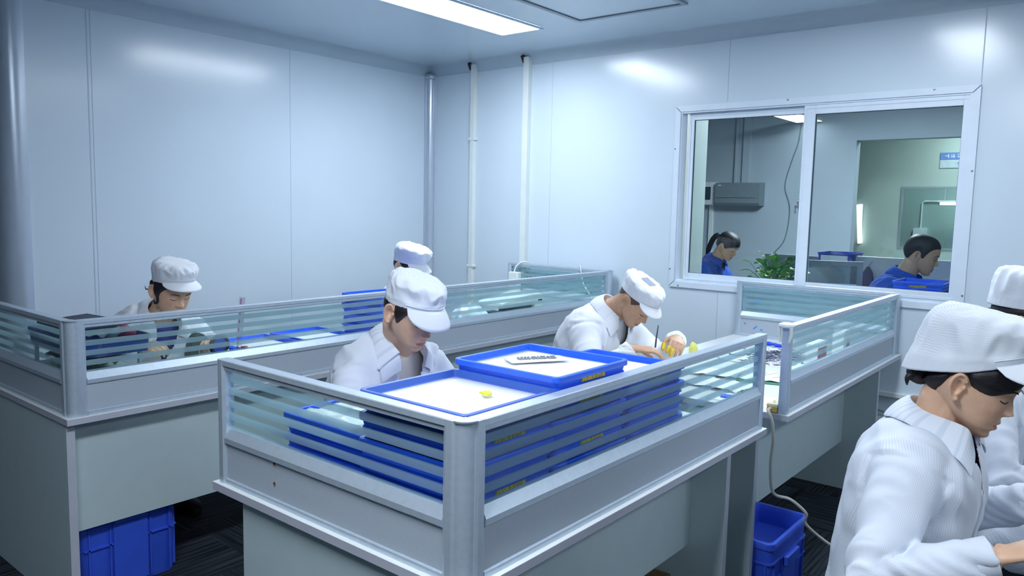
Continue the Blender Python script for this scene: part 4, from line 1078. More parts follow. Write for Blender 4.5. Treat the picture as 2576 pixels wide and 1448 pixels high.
    # ---------------- clothing
    if coat:
        bm = B(); loft(bm, torso(0.018, 0.0, 0.995))
        if coat == 'lab':   # coat skirt over the thighs
            loft(bm, [blob_ring(hip + Vector((x, 0, z)), Vector((0, 0, 1)), LAT, .085, .195, 24) for x, z in ((-.10, .02), (.05, .03), (.20, .025), (.30, .01))])
            loft(bm, [blob_ring(sp(.02) + Vector((-.012, 0, -dz)), Vector((1, 0, 0)), LAT, .135, .21, 24) for dz in (-.08, 0.0, .07)])
        for sg, sh, el, wr in arms:
            if short:
                e2 = sh + (el-sh)*.62
                tube(bm, [sp(.86), sh - LAT*sg*.02 + tN*.004, sh + (el-sh)*.2, e2], [.075, .078*k, .074*k, .068*k], 20)
            else:
                w2 = wr - (wr-el).normalized()*.012
                tube(bm, [sp(.86), sh - LAT*sg*.03 + tN*.006, sh + (el-sh)*.12, (sh+el)/2, el, (el+w2)/2, w2], [.080, .080*k, .080*k, .070*k, .066*k, .056*k, .043*k], 20)
        bm = remesh(bm, 0.0065, 5, 0.5)
        bm.normal_update()
        # folds
        off = Vector((seed*3.1, seed*1.7, seed*0.3))
        ul = bm.verts.layers.float.new('u')
        for v in bm.verts:
            p = v.co; best = None
            for sg, sh, el, wr in arms:
                for a_, b_ in ((sh, el), (el, wr)):
                    ab = b_-a_; tt = max(0, min(1, (p-a_).dot(ab)/ab.length_squared)); q = a_ + ab*tt; d = (p-q).length
                    if best is None or d < best[0]: best = (d, ab.normalized(), tt, (b_-wr).length < 1e-6, p-q)
            d, ax, tt, fore, rad = best
            if d < .085 and not (tt <= 0.0 and not fore):
                al = p.dot(ax); perp = p - ax*al
                near = max(G((tt-1.0)/.45) if not fore else 0, G(tt/.5) if fore else 0, 0.35, G((tt-1)/.3) if fore else 0)
                tw = rad.normalized().dot(Vector((0, 0, 1)))
                sx_, ux_ = frame_of(ax); v[ul] = math.atan2(rad.dot(sx_), -rad.dot(Vector((0, 0, 1)) - ax*ax.z))*.065
                nn = noise.noise(Vector((al*21 + tw*1.4, perp.x*7, perp.y*7)) + off)
                r = 1 - abs(nn)*2.2
                dsp = (0.0150*r*near - .005 + 0.006*noise.noise(p*11 + off))
            else:
                v[ul] = math.atan2(p.y - N.y, -(p - N).dot(fN) - .10)*.17
                nn = noise.noise(Vector((p.x*6 + p.y*10, p.y*13 - p.z*3, p.z*4.5)) + off)
                r = 1 - abs(nn)*2.0
                n2 = noise.noise(Vector((p.x*9 + p.z*7, p.y*11 + p.z*8, p.z*6 - p.y*4)) + off*1.7); r2 = 1 - abs(n2)*2.6
                pit = max(0, 1 - min((p - sh).length for _, sh, _, _ in arms)/.24)
                dsp = 0.0095*r - .004 + 0.005*noise.noise(p*14 + off) + 0.010*r2*pit
            v.co += v.normal*dsp
        for _ in range(1): bmesh.ops.smooth_vert(bm, verts=bm.verts, factor=0.35, use_axis_x=True, use_axis_y=True, use_axis_z=True)
        bvh = BVHTree.FromBMesh(bm)
        def surf(y, u):
            o = N + tN*u + LAT*y + fN*0.5
            h = bvh.ray_cast(o, -fN, 0.6)
            return (h[0], h[1]) if h[0] is not None else (N + tN*u + LAT*y + fN*.08, fN)
        hw = .062*k
        kill = []
        for v in bm.verts:
            q = v.co - N; u = q.dot(tN); f = q.dot(fN); y = q.y
            rad = math.hypot(y, f)
            if u > -.02 and rad < .072*k: kill.append(v)
            elif f > 0 and -vdepth < u <= 0.02 and abs(y) < hw*(1 + u/vdepth)*1.02: kill.append(v)
        bmesh.ops.delete(bm, geom=kill, context='VERTS')
        cm = coatm or (M_coat if coat == 'lab' else M_polo)
        cname = 'lab_coat' if coat == 'lab' else 'polo_shirt'
        co = obj(cname, bm, cm, t, smooth=True, angle=180)
        sd = co.modifiers.new('thickness', 'SOLIDIFY'); sd.thickness = 0.002; sd.offset = 1
        # collar: stand, fold and fall, following the neckline
        cw = .072 if coat == 'lab' else .05
        clen = .20
        L = []
        nV, nB = 7, 12
        for sg in (-1, 1):
            half = []
            for i in range(nV):          # along the V edge, from low front upwards
                s_ = i/(nV-1); u = -vdepth*(clen*(1-s_)) - .0; y = sg*hw*(1 + u/vdepth)
                p, n = surf(y, u); half.append((p, n, u, y, s_, True))
            L.append(half)
        path = []
        for (p, n, u, y, s_, fr) in L[0]: path.append((p + n*.002, n, -1, s_, True))
        pr, pl = L[0][-1][0], L[1][-1][0]
        for i in range(1, nB):
            a = PI*i/nB      # from the wearer's right, round the back, to the left
            r_ = .070*k; dirv = (-LAT*math.cos(a) - fN*math.sin(a))
            u = 0.0 + 0.012*math.sin(a)
            c = N + tN*(u) + dirv*r_ + fN*.012*(1-math.sin(a))
            h = bvh.find_nearest(c); path.append((c, dirv, 0, i/nB, False))
        for (p, n, u, y, s_, fr) in reversed(L[1]): path.append((p + n*.002, n, 1, s_, True))
        rows = []
        axis_pt = N + tN*.05 + fN*.005
        for (p, n, sg, s_, fr) in path:
            if fr:
                o = (LAT*sg*0.9 + fN*.25).normalized()
                st = p + tN*(.030*s_ + .004) - LAT*sg*.004*s_ + n*.006
                wdt = cw*(0.95 + 0.1*s_)
                tgt = p + o*wdt*0.92 - tN*(.014 + .016*(1-s_))
            else:
                o = n; st = p + tN*.034 - o*.004
                tgt = p + o*.030 - tN*(.034)
            h = bvh.find_nearest(tgt)
            nn = h[1] if h[1] is not None else o
            outer = h[0] + nn*.010 if h[0] is not None else tgt
            midp = (st + outer)*0.5 + (o + tN*.5).normalized()*.010
            rows.append([p - o*.002, (p+st)*.5 + o*.003, st, st + o*.006 + tN*.001, midp, outer, outer - nn*.004])
        bm = B(); ul = bm.verts.layers.float.new('u'); V = [[bm.verts.new(q) for q in r] for r in rows]
        for i_, r_ in enumerate(V):
            for v_ in r_: v_[ul] = .0062*i_
        for a_, b_ in zip(V, V[1:]):
            for i in range(len(a_)-1): bm.faces.new((a_[i], a_[i+1], b_[i+1], b_[i]))
        cl = obj('collar', bm, cm, co, smooth=True, angle=180)
        sd = cl.modifiers.new('thickness', 'SOLIDIFY'); sd.thickness = 0.0022; sd.offset = 0
        ss = cl.modifiers.new('smooth', 'SUBSURF'); ss.levels = 1; ss.render_levels = 2
        # placket
        if coat == 'lab':
            bm = B(); rows = []
            for i in range(15):
                u = -vdepth*0.93 - i*.022
                r = []
                for y, o in ((-.016, .001), (-.015, .0045), (.015, .0045), (.016, .001)):
                    p, n = surf(y+.002, u); r.append(p + n*o)
                rows.append(r)
            V = [[bm.verts.new(q) for q in r] for r in rows]
            for a_, b_ in zip(V, V[1:]):
                for i in range(3): bm.faces.new((a_[i], a_[i+1], b_[i+1], b_[i]))
            pk = obj('placket', bm, cm, co, smooth=True, angle=60)
            sd = pk.modifiers.new('thickness', 'SOLIDIFY'); sd.thickness = 0.002; sd.offset = 1
        if not short:
            for sg, sh, el, wr in arms:
                ax = (wr-el).normalized(); bm = B(); c0 = wr - ax*.02
                tube(bm, [c0 - ax*.03, c0 - ax*.028, c0 + ax*.012, c0 + ax*.014], [.040*k, .0475*k, .0465*k, .038*k], 22)
                obj('cuff', bm, cm, co, smooth=True, angle=60)
    if shirt is not None:
        bm = B(); loft(bm, torso(-0.013, 0.3, 0.992), True, False)
        s_ = obj('undershirt', bm, shirt, t, smooth=True, angle=180)
        sd = s_.modifiers.new('thickness', 'SOLIDIFY'); sd.thickness = .002; sd.offset = 1
    # ---------------- legs in trousers, shoes
    bm = B(); kn = []
    for sg in (-1, 1):
        h_ = hip + LAT*sg*.09 + Vector((0, 0, -.02)); kk = hip + Vector((.40, sg*.11, .01)); kk.z = .50; an = Vector((kk.x - .06, kk.y, .09))
        tube(bm, [h_ - Vector((.06, 0, 0)), h_, (h_+kk)/2, kk, kk + Vector((0, 0, -.04)), (kk+an)/2, an], [.085, .088, .078, .062, .062, .056, .05], 16)
        kn.append(an)
    loft(bm, [blob_ring(hip + Vector((0, 0, z)), Vector((1, 0, 0)), LAT, a, b, 20) for z, a, b in ((-.09, .12, .17), (-.02, .135, .185), (.08, .12, .17))])
    bm = remesh(bm, .012, 3, .5); obj('trousers', bm, M_trou, t, smooth=True, angle=180)
    for an in kn:
        bm = B(); loft(bm, [blob_ring(Vector((an.x + x, an.y, z)), Vector((0, 0, 1)), LAT, h, w, 16) for x, z, h, w in ((-.075, .040, .015, .018), (-.065, .05, .046, .034), (-.01, .052, .050, .038), (.07, .045, .042, .045), (.14, .036, .034, .042), (.185, .026, .02, .022))])
        obj('shoe', bm, M_shoe, t, smooth=True, angle=180)
    return t, dict(tips=tips, N=N, tN=tN, fN=fN, arms=arms)
def make_cap(t, head, c, seed):
    zf, zb = c.get('zf', .052), c.get('zb', -.012); puff, hgt, back = c.get('puff', 1.12), c.get('h', .085), c.get('back', 0.0)
    bx = c.get('bx', -.006); rf, rb, rs = c.get('rf', .104), c.get('rb', .108), c.get('rs', .0865)
    off = Vector((seed*2.3, seed, 0)); nt = 120
    def base(a):
        cs, sn = math.cos(a), math.sin(a)
        return Vector((bx + cs*(rf if cs > 0 else rb), sn*rs, zf + (zb-zf)*(1-cs)/2))
    prof = c.get('prof') or [(0, 1.0, 0.0), (.10, 1.012, .10), (.22, 1.02, .22), (.30, 1.0 + (puff-1)*.55, .32), (.45, puff, .52), (.60, puff*.985, .72), (.72, puff*.90, .87), (.84, puff*.70, .965), (.93, puff*.40, .995), (1.0, .02, 1.0)]
    rings = []; nv = 34
    for j in range(nv+1):
        v = j/nv
        sc = interp([(-x[0], x[1]) for x in prof], -v); hh = interp([(-x[0], x[2]) for x in prof], -v)
        ring = []
        for i in range(nt):
            a = 2*PI*i/nt; b = base(a); cs = math.cos(a)
            ctr = Vector((bx + back*hh*-1, 0, 0))
            p = Vector((b.x, b.y, 0)) - Vector((bx, 0, 0))
            tilt = (zf + (zb-zf)*(1 - (p.x*sc/(rf if cs > 0 else rb)))/2) if True else 0
            sb = sc + (c.get('backpuff', 0)*max(0, -cs)*math.sin(PI*min(1, v*1.15)) if v < .87 else 0)
            q = ctr + p*sb; ht = hgt*(1 + c.get('fronth', 0)*p.x*sb/.1)
            z = tilt*(1 - hh*0.5) + hh*ht + hh*0.5*(zf+zb)/2
            rr = Vector((q.x, q.y, z)); d = Vector((p.x, p.y, 0.03)).normalized()
            amp = math.sin(PI*min(1, max(0, (v-.16)/.8)))
            pl = 1 - abs(noise.noise(Vector((a*2.6 + v*1.2, v*1.6, 0)) + off))*2.4
            rr += d*amp*(0.0085*pl + 0.0022*math.sin(a*19 + 3*noise.noise(off + Vector((a, v, 1))))*max(0, 1-v*1.5)) + Vector((0, 0, 1))*(0.007*noise.noise(rr*26 + off) + .005*(1-2*abs(noise.noise(rr*34 - off))))*amp
            if v < .2: rr += d*0.0006*math.sin(a*40)
            ring.append(head.M @ rr)
        rings.append(ring)
    bm = B(); ul = bm.verts.layers.float.new('u'); RV = loft(bm, rings, cap0=False)
    for j, ring in enumerate(RV):
        for i, v in enumerate(ring): v[ul] = hgt*1.35*j/nv + .006*math.sin(2*PI*i/nt*2)
    o = obj('cap', bm, c.get('mat', M_capm), t, smooth=True, angle=180)
    sd = o.modifiers.new('thickness', 'SOLIDIFY'); sd.thickness = 0.002; sd.offset = -1
    # band seam
    for zz, nm in ((.20, 'band_seam'),):
        pts = []
        for i in range(61):
            a = -1.25 + 2.5*i/60; b = base(a); p = Vector((b.x-bx, b.y, 0))*1.024
            pts.append(head.M @ Vector((bx + p.x, p.y, b.z + hgt*.175)))
        bm = B(); tube(bm, pts, .0013, 6); obj(nm, bm, c.get('mat', M_capm), o, smooth=True)
    # peak
    bl, bd, ba = c.get('bill', .066), c.get('drop', .45), math.radians(c.get('arc', 66))
    bm = B(); rows = []; n = 36
    for i in range(n+1):
        s = -1 + 2*i/n; a = s*ba; b = base(a) + Vector((0, 0, .006))
        L_ = bl*(max(0, 1-abs(s)**2.6))**.55
        dv = Vector((math.cos(a*0.55), math.sin(a*0.55), 0)); r = []
        for j in range(7):
            u = j/6; dr = bd*(u*.75 + .25*u*u)
            r.append(head.M @ (b*1.0 + Vector((math.cos(a), math.sin(a), 0))*.0015 + dv*L_*u*math.cos(bd*.9) + Vector((0, 0, -1))*(L_*dr + .012*abs(s)**2*u*0)))
        rows.append(r)
    V = [[bm.verts.new(q) for q in r] for r in rows]
    for a_, b_ in zip(V, V[1:]):
        for i in range(6): bm.faces.new((a_[i], a_[i+1], b_[i+1], b_[i]))
    pk = obj('peak', bm, c.get('mat', M_capm), o, smooth=True, angle=180)
    sd = pk.modifiers.new('thickness', 'SOLIDIFY'); sd.thickness = 0.003; sd.offset = 0
    if c.get('vent'):
        x0, y0, s_ = c['vent']; bvh = BVHTree.FromPolygons([tuple(v.co) for v in o.data.vertices], [tuple(p.vertices) for p in o.data.polygons])
        Li = WM(t).inverted(); bm = B(); g = []
        for i in range(9):
            for j in range(9):
                pp = Vector((x0 + s_*(i/8-.5), y0 + s_*(j/8-.5), .3)); 
                A_ = Li @ (head.M @ pp); D_ = (Li.to_3x3() @ head.d(0, 0, -1)).normalized()
                h = bvh.ray_cast(A_, D_)
                g.append(bm.verts.new((h[0] - D_*.0015) if h[0] is not None else A_))
        for i in range(8):
            for j in range(8): bm.faces.new((g[i*9+j], g[(i+1)*9+j], g[(i+1)*9+j+1], g[i*9+j+1]))
        vo = obj('vent_patch', bm, M_mesh, o, smooth=True, world=False)
        vo['label'] = 'grey mesh vent patch'
def stool(x, y, label, h=.45):
    t = thing('work_stool', label, 'stool', (x, y, 0), 0, 'work stools')
    bm = B(); lathe(bm, [(.005, h-.055), (.15, h-.05), (.185, h-.03), (.19, h-.012), (.17, h), (.005, h)], x, y, 0, 28); obj('seat', bm, M_dark, t, smooth=True, angle=40)
    bm = B(); lathe(bm, [(.028, .12), (.028, .27), (.018, .275), (.018, h-.05)], x, y, 0, 16); obj('gas_column', bm, M_dark, t, smooth=True, angle=40)
    for k in range(5):
        a = 2*PI*k/5 + .35; c, s = math.cos(a), math.sin(a)
        bm = B(); tube(bm, [(x, y, .115), (x+c*.14, y+s*.14, .10), (x+c*.285, y+s*.285, .075)], [.026, .02, .014], 10); obj('leg', bm, M_dark, t, smooth=True)
        cx, cy = x + c*.285, y + s*.285
        bm = B(); lathe(bm, [(.027, -.011), (.03, -.009), (.03, .009), (.027, .011)], seg=16)
        bmesh.ops.rotate(bm, verts=bm.verts, cent=(0, 0, 0), matrix=Matrix.Rotation(PI/2, 3, 'X') )
        bmesh.ops.rotate(bm, verts=bm.verts, cent=(0, 0, 0), matrix=Matrix.Rotation(a, 3, 'Z'))
        bmesh.ops.translate(bm, verts=bm.verts, vec=(cx, cy, .03))
        box(bm, cx-.014, cy-.014, .05, cx+.014, cy+.014, .078, .004); obj('caster', bm, M_dark, t, smooth=True, angle=40)
    return t
DEG = math.radians
SHORT_HAIR = [(0, .066), (40, .050), (62, .020), (74, -.020), (84, -.028), (92, .022), (106, .018), (122, -.030), (150, -.062), (180, -.066)]
TIED_HAIR = [(0, .058), (30, .046), (50, .030), (66, .012), (82, .004), (95, .012), (108, .004), (124, -.030), (150, -.060), (180, -.064)]
# --- woman in cap at the front bench
h1 = Head((3.022, -3.05, 1.195), DEG(30), DEG(2.7), DEG(1), nose=.95)
person('person', 'person in white coat and cap leaning over the front bench, behind the blue trays', h1, (2.62, -2.92, .50), (3.20, -2.78, .80), (3.18, -3.16, .80), build=.95,
       shirt=M_beige, cap=dict(h=.088, puff=.985, bill=.062, drop=.75, zf=.055, zb=-.008, back=.022, rs=.0815, rf=.099, rb=.100), hair=dict(low=SHORT_HAIR, thick=.009), seed=1, coatm=M_coat, hairm=M_hair2, voxel=.0026, vdepth=.16)
stool(2.60, -2.92, 'black stool under the person behind the blue trays')
# --- man with yellow finger cots
h2 = Head((2.995, -1.558, 1.103), DEG(47), DEG(0), DEG(0), nose=1.15)
p2, i2 = person('person', 'person in white coat and cap with grey vent patch, yellow rubber cots on the fingers', h2, (2.62, -1.57, .50), (3.175, -1.475, .93), (3.085, -1.73, .905), sex='m',
       shirt=M_coat2, cap=dict(h=.077, puff=1.06, bill=.052, drop=.6, zf=.058, zb=.0, back=.03, rs=.083, rf=.099, rb=.102, fronth=.10, vent=(-.03, .0, .058), mat=M_coat2), hair=dict(low=[(0, .072), (45, .055), (65, .025), (78, .0), (90, .022), (106, .018), (124, -.01), (150, -.035), (180, -.04)], thick=.002), hairm=mat('cropped_hair', '#5b4a40', rough=.8), seed=2, coatm=M_coat2, voxel=.0028, vdepth=.13, neck=(-.070, -.035), slump=.07,
       hands={-1: dict(f=(.72, .55, -.05), n=(.1, .2, -1), curls=(.42, .40, .36, .34), thumb=(.5, .5)), 1: dict(f=(.42, -.85, -.08), n=(-.35, -.1, -.9), curls=(.42, .42, .5, .55), thumb=(.5, .5))})
stool(2.60, -1.57, 'black stool under the person with yellow finger cots')
for k, q in enumerate((0, 1, 4)):
    a_, b_, r_ = i2['tips'][1][q]; d_ = (b_-a_).normalized()
    bm = B(); tube(bm, [a_ - d_*.012, a_, (a_+b_)/2, b_ - d_*.001, b_ + d_*.006, b_ + d_*.0095], [r_*1.12, r_*1.14, r_*1.1, r_*1.0, r_*.75, r_*.2], 12); obj('finger_cot', bm, M_cot, p2, smooth=True, angle=180)
# --- woman at the left bench
h3 = Head((1.356, -3.007, 1.120), DEG(25), DEG(1.5), 0, nose=.95, fat=1.06)
person('person', 'person in white coat and cap with dark curls by the ears, at the left bench', h3, (0.86, -3.03, .50), (1.40, -2.86, .87), (1.38, -3.18, .87),
       shirt=M_navy, cap=dict(h=.098, puff=1.05, bill=.055, drop=.35, zf=.084, zb=-.002, mat=M_coat2, back=.01, rs=.084, rf=.101), hair=dict(low=SHORT_HAIR, thick=.012, locks=(([(.02, -.078, .02), (.03, -.083, -.012), (.034, -.080, -.040), (.018, -.080, -.055), (.004, -.082, -.046)], .006), ([(.0, .08, .03), (-.005, .092, .012), (.0, .104, .0), (.012, .106, .014)], .004), ([(-.03, -.085, .0), (-.05, -.095, -.02), (-.06, -.10, -.005)], .003))), seed=3, coatm=M_coat2, vdepth=.15, slump=.06, build=1.04,
       hands={-1: dict(f=(.8, .4, .1), n=(.2, .5, -.6), curls=(.6, .6, .6, .6)), 1: dict(f=(.7, -.6, .1), n=(.1, -.4, -.8), curls=(.6, .6, .6, .6))})
stool(0.86, -3.03, 'black wheeled stool under the person with dark curls, casters showing below the left bench')
# --- person at the far end of the left bench
c4 = Vector((1.325, -1.478, 1.158))
h4 = Head(c4, DEG(26), DEG(8), 0)
person('person', 'person at the left bench mostly hidden behind another worker, only a puffy white cap showing', h4, (1.02, -1.48, .46), (1.48, -1.32, .82), (1.44, -1.52, .82), neck=(-.03, -.13), build=.86,
       shirt=M_beige, cap=dict(h=.115, puff=1.10, bill=.062, drop=.5, zf=.055, zb=-.004), hair=dict(low=TIED_HAIR, thick=.009), seed=4, coatm=M_coat, voxel=.0035)
stool(0.88, -1.48, 'black stool at the far seat of the left bench')
# --- woman in the right foreground
h5 = Head((4.556, -2.695, 1.152), DEG(21.5), DEG(1), 0, nose=1.0)
person('person', 'person in striped white coat in the right foreground, black hair under the cap', h5, (4.43, -2.70, .50), (4.72, -2.52, .85), (4.66, -2.94, .835),
       shirt=M_navy, cap=dict(h=.138, puff=1.0, bill=.070, drop=.5, zf=.104, zb=-.046, rb=.136, bx=-.010, rs=.088, rf=.104, fronth=-.12), hair=dict(low=[(0, .036), (30, .019), (52, .001), (70, -.001), (82, .003), (92, .023), (104, .013), (120, -.03), (150, -.060), (180, -.062)], thick=.011, back=1.3, bun=(-.104, -.036, .034), locks=(([(-.10, -.02, -.03), (-.118, -.03, -.055), (-.112, -.03, -.075)], .008),)), seed=5, coatm=M_coat, voxel=.0022, vdepth=.12, neck=(-.022, -.066), slump=.045, elbow_out=.7, build=.96)
stool(4.41, -2.70, 'black stool under the person in the right foreground')
# --- woman beyond her, at the frame edge
h6 = Head((4.588, -1.90, 1.212), DEG(14), DEG(0), 0)
p6, i6 = person('person', 'person with a small gold earring, cut by the right edge of the picture', h6, (4.44, -1.91, .50), (4.86, -1.74, .84), (4.80, -2.08, .84), neck=(-.026, -.072), build=.95,
       shirt=M_beige, cap=dict(h=.122, puff=1.03, bill=.066, drop=.35, zf=.066, zb=.022, rb=.120, rs=.088), hair=dict(low=TIED_HAIR, thick=.010, bun=(-.108, -.022, .030)), seed=6, coatm=M_coat, voxel=.003, vdepth=.12, slump=.03)
bm = B(); c_ = h6.w(-.016, -.086, -.044); tube(bm, [c_ + Vector((.006*math.cos(a), 0, .006*math.sin(a))) for a in [2*PI*k/16 for k in range(17)]], .0018, 8)
obj('earring', bm, mat('gold', '#c9a24a', rough=0.25, metal=1.0), p6, smooth=True)
stool(4.42, -1.91, 'black stool under the person with the gold earring')
# ================================================================ THE ROOM BEYOND THE WINDOW
M_wall2 = mat('painted_plaster', '#a9b7c0', rough=.6, var=.015, scale=4)
M_wall3 = mat('greenish_plaster', '#9fb0a6', rough=.7, var=.02, scale=4)
M_pale = mat('pale_green_panel', '#c3d2cc', rough=.6, var=.015, scale=4)
YB = 5.5
bm = B(); box(bm, -2.5, 0.06, -.05, 8.0, 11.0, 0.0); struct('floor_annex', bm, mat('grey_vinyl', '#6f777b', rough=.5))
bm = B(); box(bm, -2.5, .06, 3.0, 8.0, 11.0, 3.05); struct('ceiling_annex', bm, M_wall2)
OX0, OX1, OZ = 1.985, 5.2, 2.46
bm = B(); box(bm, -2.5, YB, 0, OX0, YB+.17, 3.0); box(bm, OX1, YB, 0, 8.0, YB+.17, 3.0); box(bm, OX0, YB, OZ, OX1, YB+.17, 3.0)
struct('wall_annex_back', bm, M_wall2)
bm = B(); box(bm, 1.83, .06, 0, 1.95, 1.335, 3.0); struct('wall_annex_left', bm, M_pale)
bm = B(); box(bm, -2.56, .06, 0, -2.5, 11.0, 3.0); struct('wall_annex_west', bm, M_wall2)
bm = B(); box(bm, 8.0, .06, 0, 8.06, 11.0, 3.0); struct('wall_annex_right', bm, M_wall2)
YT = 7.5; HX0, HX1, HZ0, HZ1 = 2.09, 4.2, 1.06, 1.955
bm = B(); box(bm, -2.5, YT, 0, HX0, YT+.12, 3.0); box(bm, HX1, YT, 0, 8.0, YT+.12, 3.0); box(bm, HX0, YT, 0, HX1, YT+.12, HZ0); box(bm, HX0, YT, HZ1, HX1, YT+.12, 3.0)
struct('wall_third_back', bm, M_wall3)
w2 = bpy.data.objects.new('window_2', None); COL.objects.link(w2); w2.location = (3.1, YT, 1.5); w2['kind'] = 'structure'
bm = B(); ringframe(bm, HX0, HZ0, HX1, HZ1, .03, YT-.012, YT+.02, 0); obj('frame', bm, mat('grey_frame', '#7f8c90', rough=.5), w2)
bm = B(); box(bm, HX0+.03, YT+.002, HZ0+.03, HX1-.03, YT+.006, HZ1-.03); obj('glass_pane', bm, M_glass, w2)
bm = B(); box(bm, -2.5, 10.0, 0, 8.0, 10.06, 3.0); struct('wall_fourth_back', bm, M_wall3)
# lights of those rooms; the ceiling lamps are added to brighten them
def lamp2(x, y, z, w, l, label, s):
    t = thing('ceiling_light', label, 'ceiling light', (x, y, z)); bm = B(); box(bm, x-w, y-l, z-.035, x+w, y+l, z, .004); obj('housing', bm, M_pvc, t)
    bm = B(); box(bm, x-w+.01, y-l+.01, z-.039, x+w-.01, y+l-.01, z-.034); obj('diffuser', bm, s, t); return t
M_l2 = emit('added_annex_diffuser', '#f2f7ff', 105.0); M_l3 = emit('added_lamp_glow', '#f4fbff', 80.0)  # glow of the unseen lamps put into the rooms beyond
lp = lamp2(1.41, 4.95, 2.745, .17, .47, 'glowing panel added in place of the lamp reflection at the top of the left pane', emit('reflection_panel_glow', '#f4f8ff', 5.0))  # added panel standing in for a ceiling lamp mirrored in the pane
for yy in (4.6, 5.3):
    bm = B(); tube(bm, [(1.41, yy, 2.74), (1.41, yy, 3.0)], .004, 6); obj('hanger', bm, M_pvc, lp)  # rods carrying the added reflection panel
lamp2(2.6, 2.9, 3.0, .3, .6, 'added unseen ceiling light of the next room, above the heads there', M_l2)  # out of view, put in to light the next room
lamp2(3.2, 6.6, 3.0, .15, .5, 'added unseen ceiling light of the third room, past the wide opening', M_l3)  # out of view, sets how bright the third room is
lamp2(2.6, 8.7, 3.0, .15, .5, 'added unseen ceiling light behind the far inner window', M_l3)  # added above the view to brighten the farthest room
t = thing('tube_light', 'bright upright glowing strip on the greenish wall past the opening', 'tube light', (1.56, YT, 1.4))  # bright strip of unidentified source, modelled as a glowing tube on a batten
bm = B(); tube(bm, [(1.585, YT-.055, 1.115), (1.535, YT-.055, 1.685)], .034, 12); obj('tube', bm, emit('upright_strip_glow', '#ffffff', 4.0), t, smooth=True, angle=40)
bm = B(); box(bm, 1.535, YT-.02, 1.10, 1.585, YT, 1.70, .003); obj('batten', bm, M_pvc, t)
t = thing('tube_light', 'horizontal lit fluorescent tube seen through the far inner window', 'tube light', (2.6, 9.5, 1.74))
bm = B(); tube(bm, [(2.24, 9.48, 1.745), (3.2, 9.48, 1.745)], .02, 12); obj('tube', bm, emit('far_tube_glow', '#eafcff', 20.0), t, smooth=True, angle=40)
bm = B(); box(bm, 2.2, 9.47, 1.77, 3.25, 9.53, 1.80, .003); obj('batten', bm, M_pvc, t)
for x in (2.3, 3.1):
    bm = B(); tube(bm, [(x, 9.5, 1.8), (x, 9.5, 3.0)], .004, 6); obj('hanger', bm, M_pvc, t)
t = thing('wall_switch', 'grey switch box with a bent conduit seen through the far inner window', 'switch', (1.92, 9.98, 1.25))
bm = B(); box(bm, 1.77, 9.93, 1.17, 1.99, 10.0, 1.33, .004); obj('box', bm, M_pvc, t)
bm = B(); tube(bm, [(1.88, 9.97, 1.3), (1.88, 9.97, 1.76), (1.92, 9.97, 1.79), (3.2, 9.97, 1.79)], .014, 8); obj('conduit', bm, M_pvc, t)
# air conditioner, fuse box, trunking
t = thing('air_conditioner', 'grey wall-mounted air conditioner in the room beyond the window', 'air conditioner', (.53, YB, 1.77))
M_ac = mat('grey_appliance', '#76848a', rough=.5)
bm = B(); loft(bm, [[Vector((x, YB-d, z)) for d, z in ((0, 1.625), (.16, 1.625), (.19, 1.66), (.19, 1.92), (.17, 1.935), (0, 1.935))] for x in (.215, .845)]); obj('casing', bm, M_ac, t)
bm = B(); box(bm, .225, YB-.192, 1.725, .79, YB-.188, 1.731); obj('slot', bm, M_dkhole, t)
bm = B(); box(bm, .26, YB-.1925, 1.892, .30, YB-.189, 1.905); obj('badge', bm, M_pvc, t)
t = thing('fuse_box', 'white fuse box with a dark cover left of the grey air conditioner', 'fuse box', (.04, YB, 1.78))
bm = B(); box(bm, -.16, YB-.13, 1.63, .195, YB, 1.945, .006); obj('casing', bm, M_pvc, t)
bm = B(); box(bm, -.12, YB-.134, 1.70, .125, YB-.128, 1.88); obj('cover', bm, mat('smoked_cover', '#3a4654', rough=.3), t)
t = thing('cable_trunking', 'two vertical white trunkings running up the wall above the grey air conditioner', 'trunking', (.5, YB, 2.5))
for x0, x1 in ((.415, .455), (.525, .63)):
    bm = B(); box(bm, x0, YB-.045, 1.93, x1, YB, 3.0, .003); obj('duct', bm, M_wall2, t)
t = thing('cable_trunking', 'vertical white trunking below the fuse box', 'trunking', (.1, YB, 1))
bm = B(); box(bm, .07, YB-.04, 0, .13, YB, 1.63, .003); obj('duct', bm, M_pvc, t)
bm = B(); tube(bm, [(1.30, YB-.01, 3.0), (1.27, YB-.012, 2.5), (1.20, YB-.012, 2.25), (1.12, YB-.012, 1.9), (1.20, YB-.012, 1.6), (1.16, YB-.012, 1.2), (1.02, YB-.012, 1.0)], .006, 6, smooth_n=6); o = obj('hanging_cable', bm, mat('grey_wire', '#6b7a80', rough=.6), smooth=True, angle=180); tag(o, 'thin dark cable trailing down the wall right of the air conditioner', 'cable')
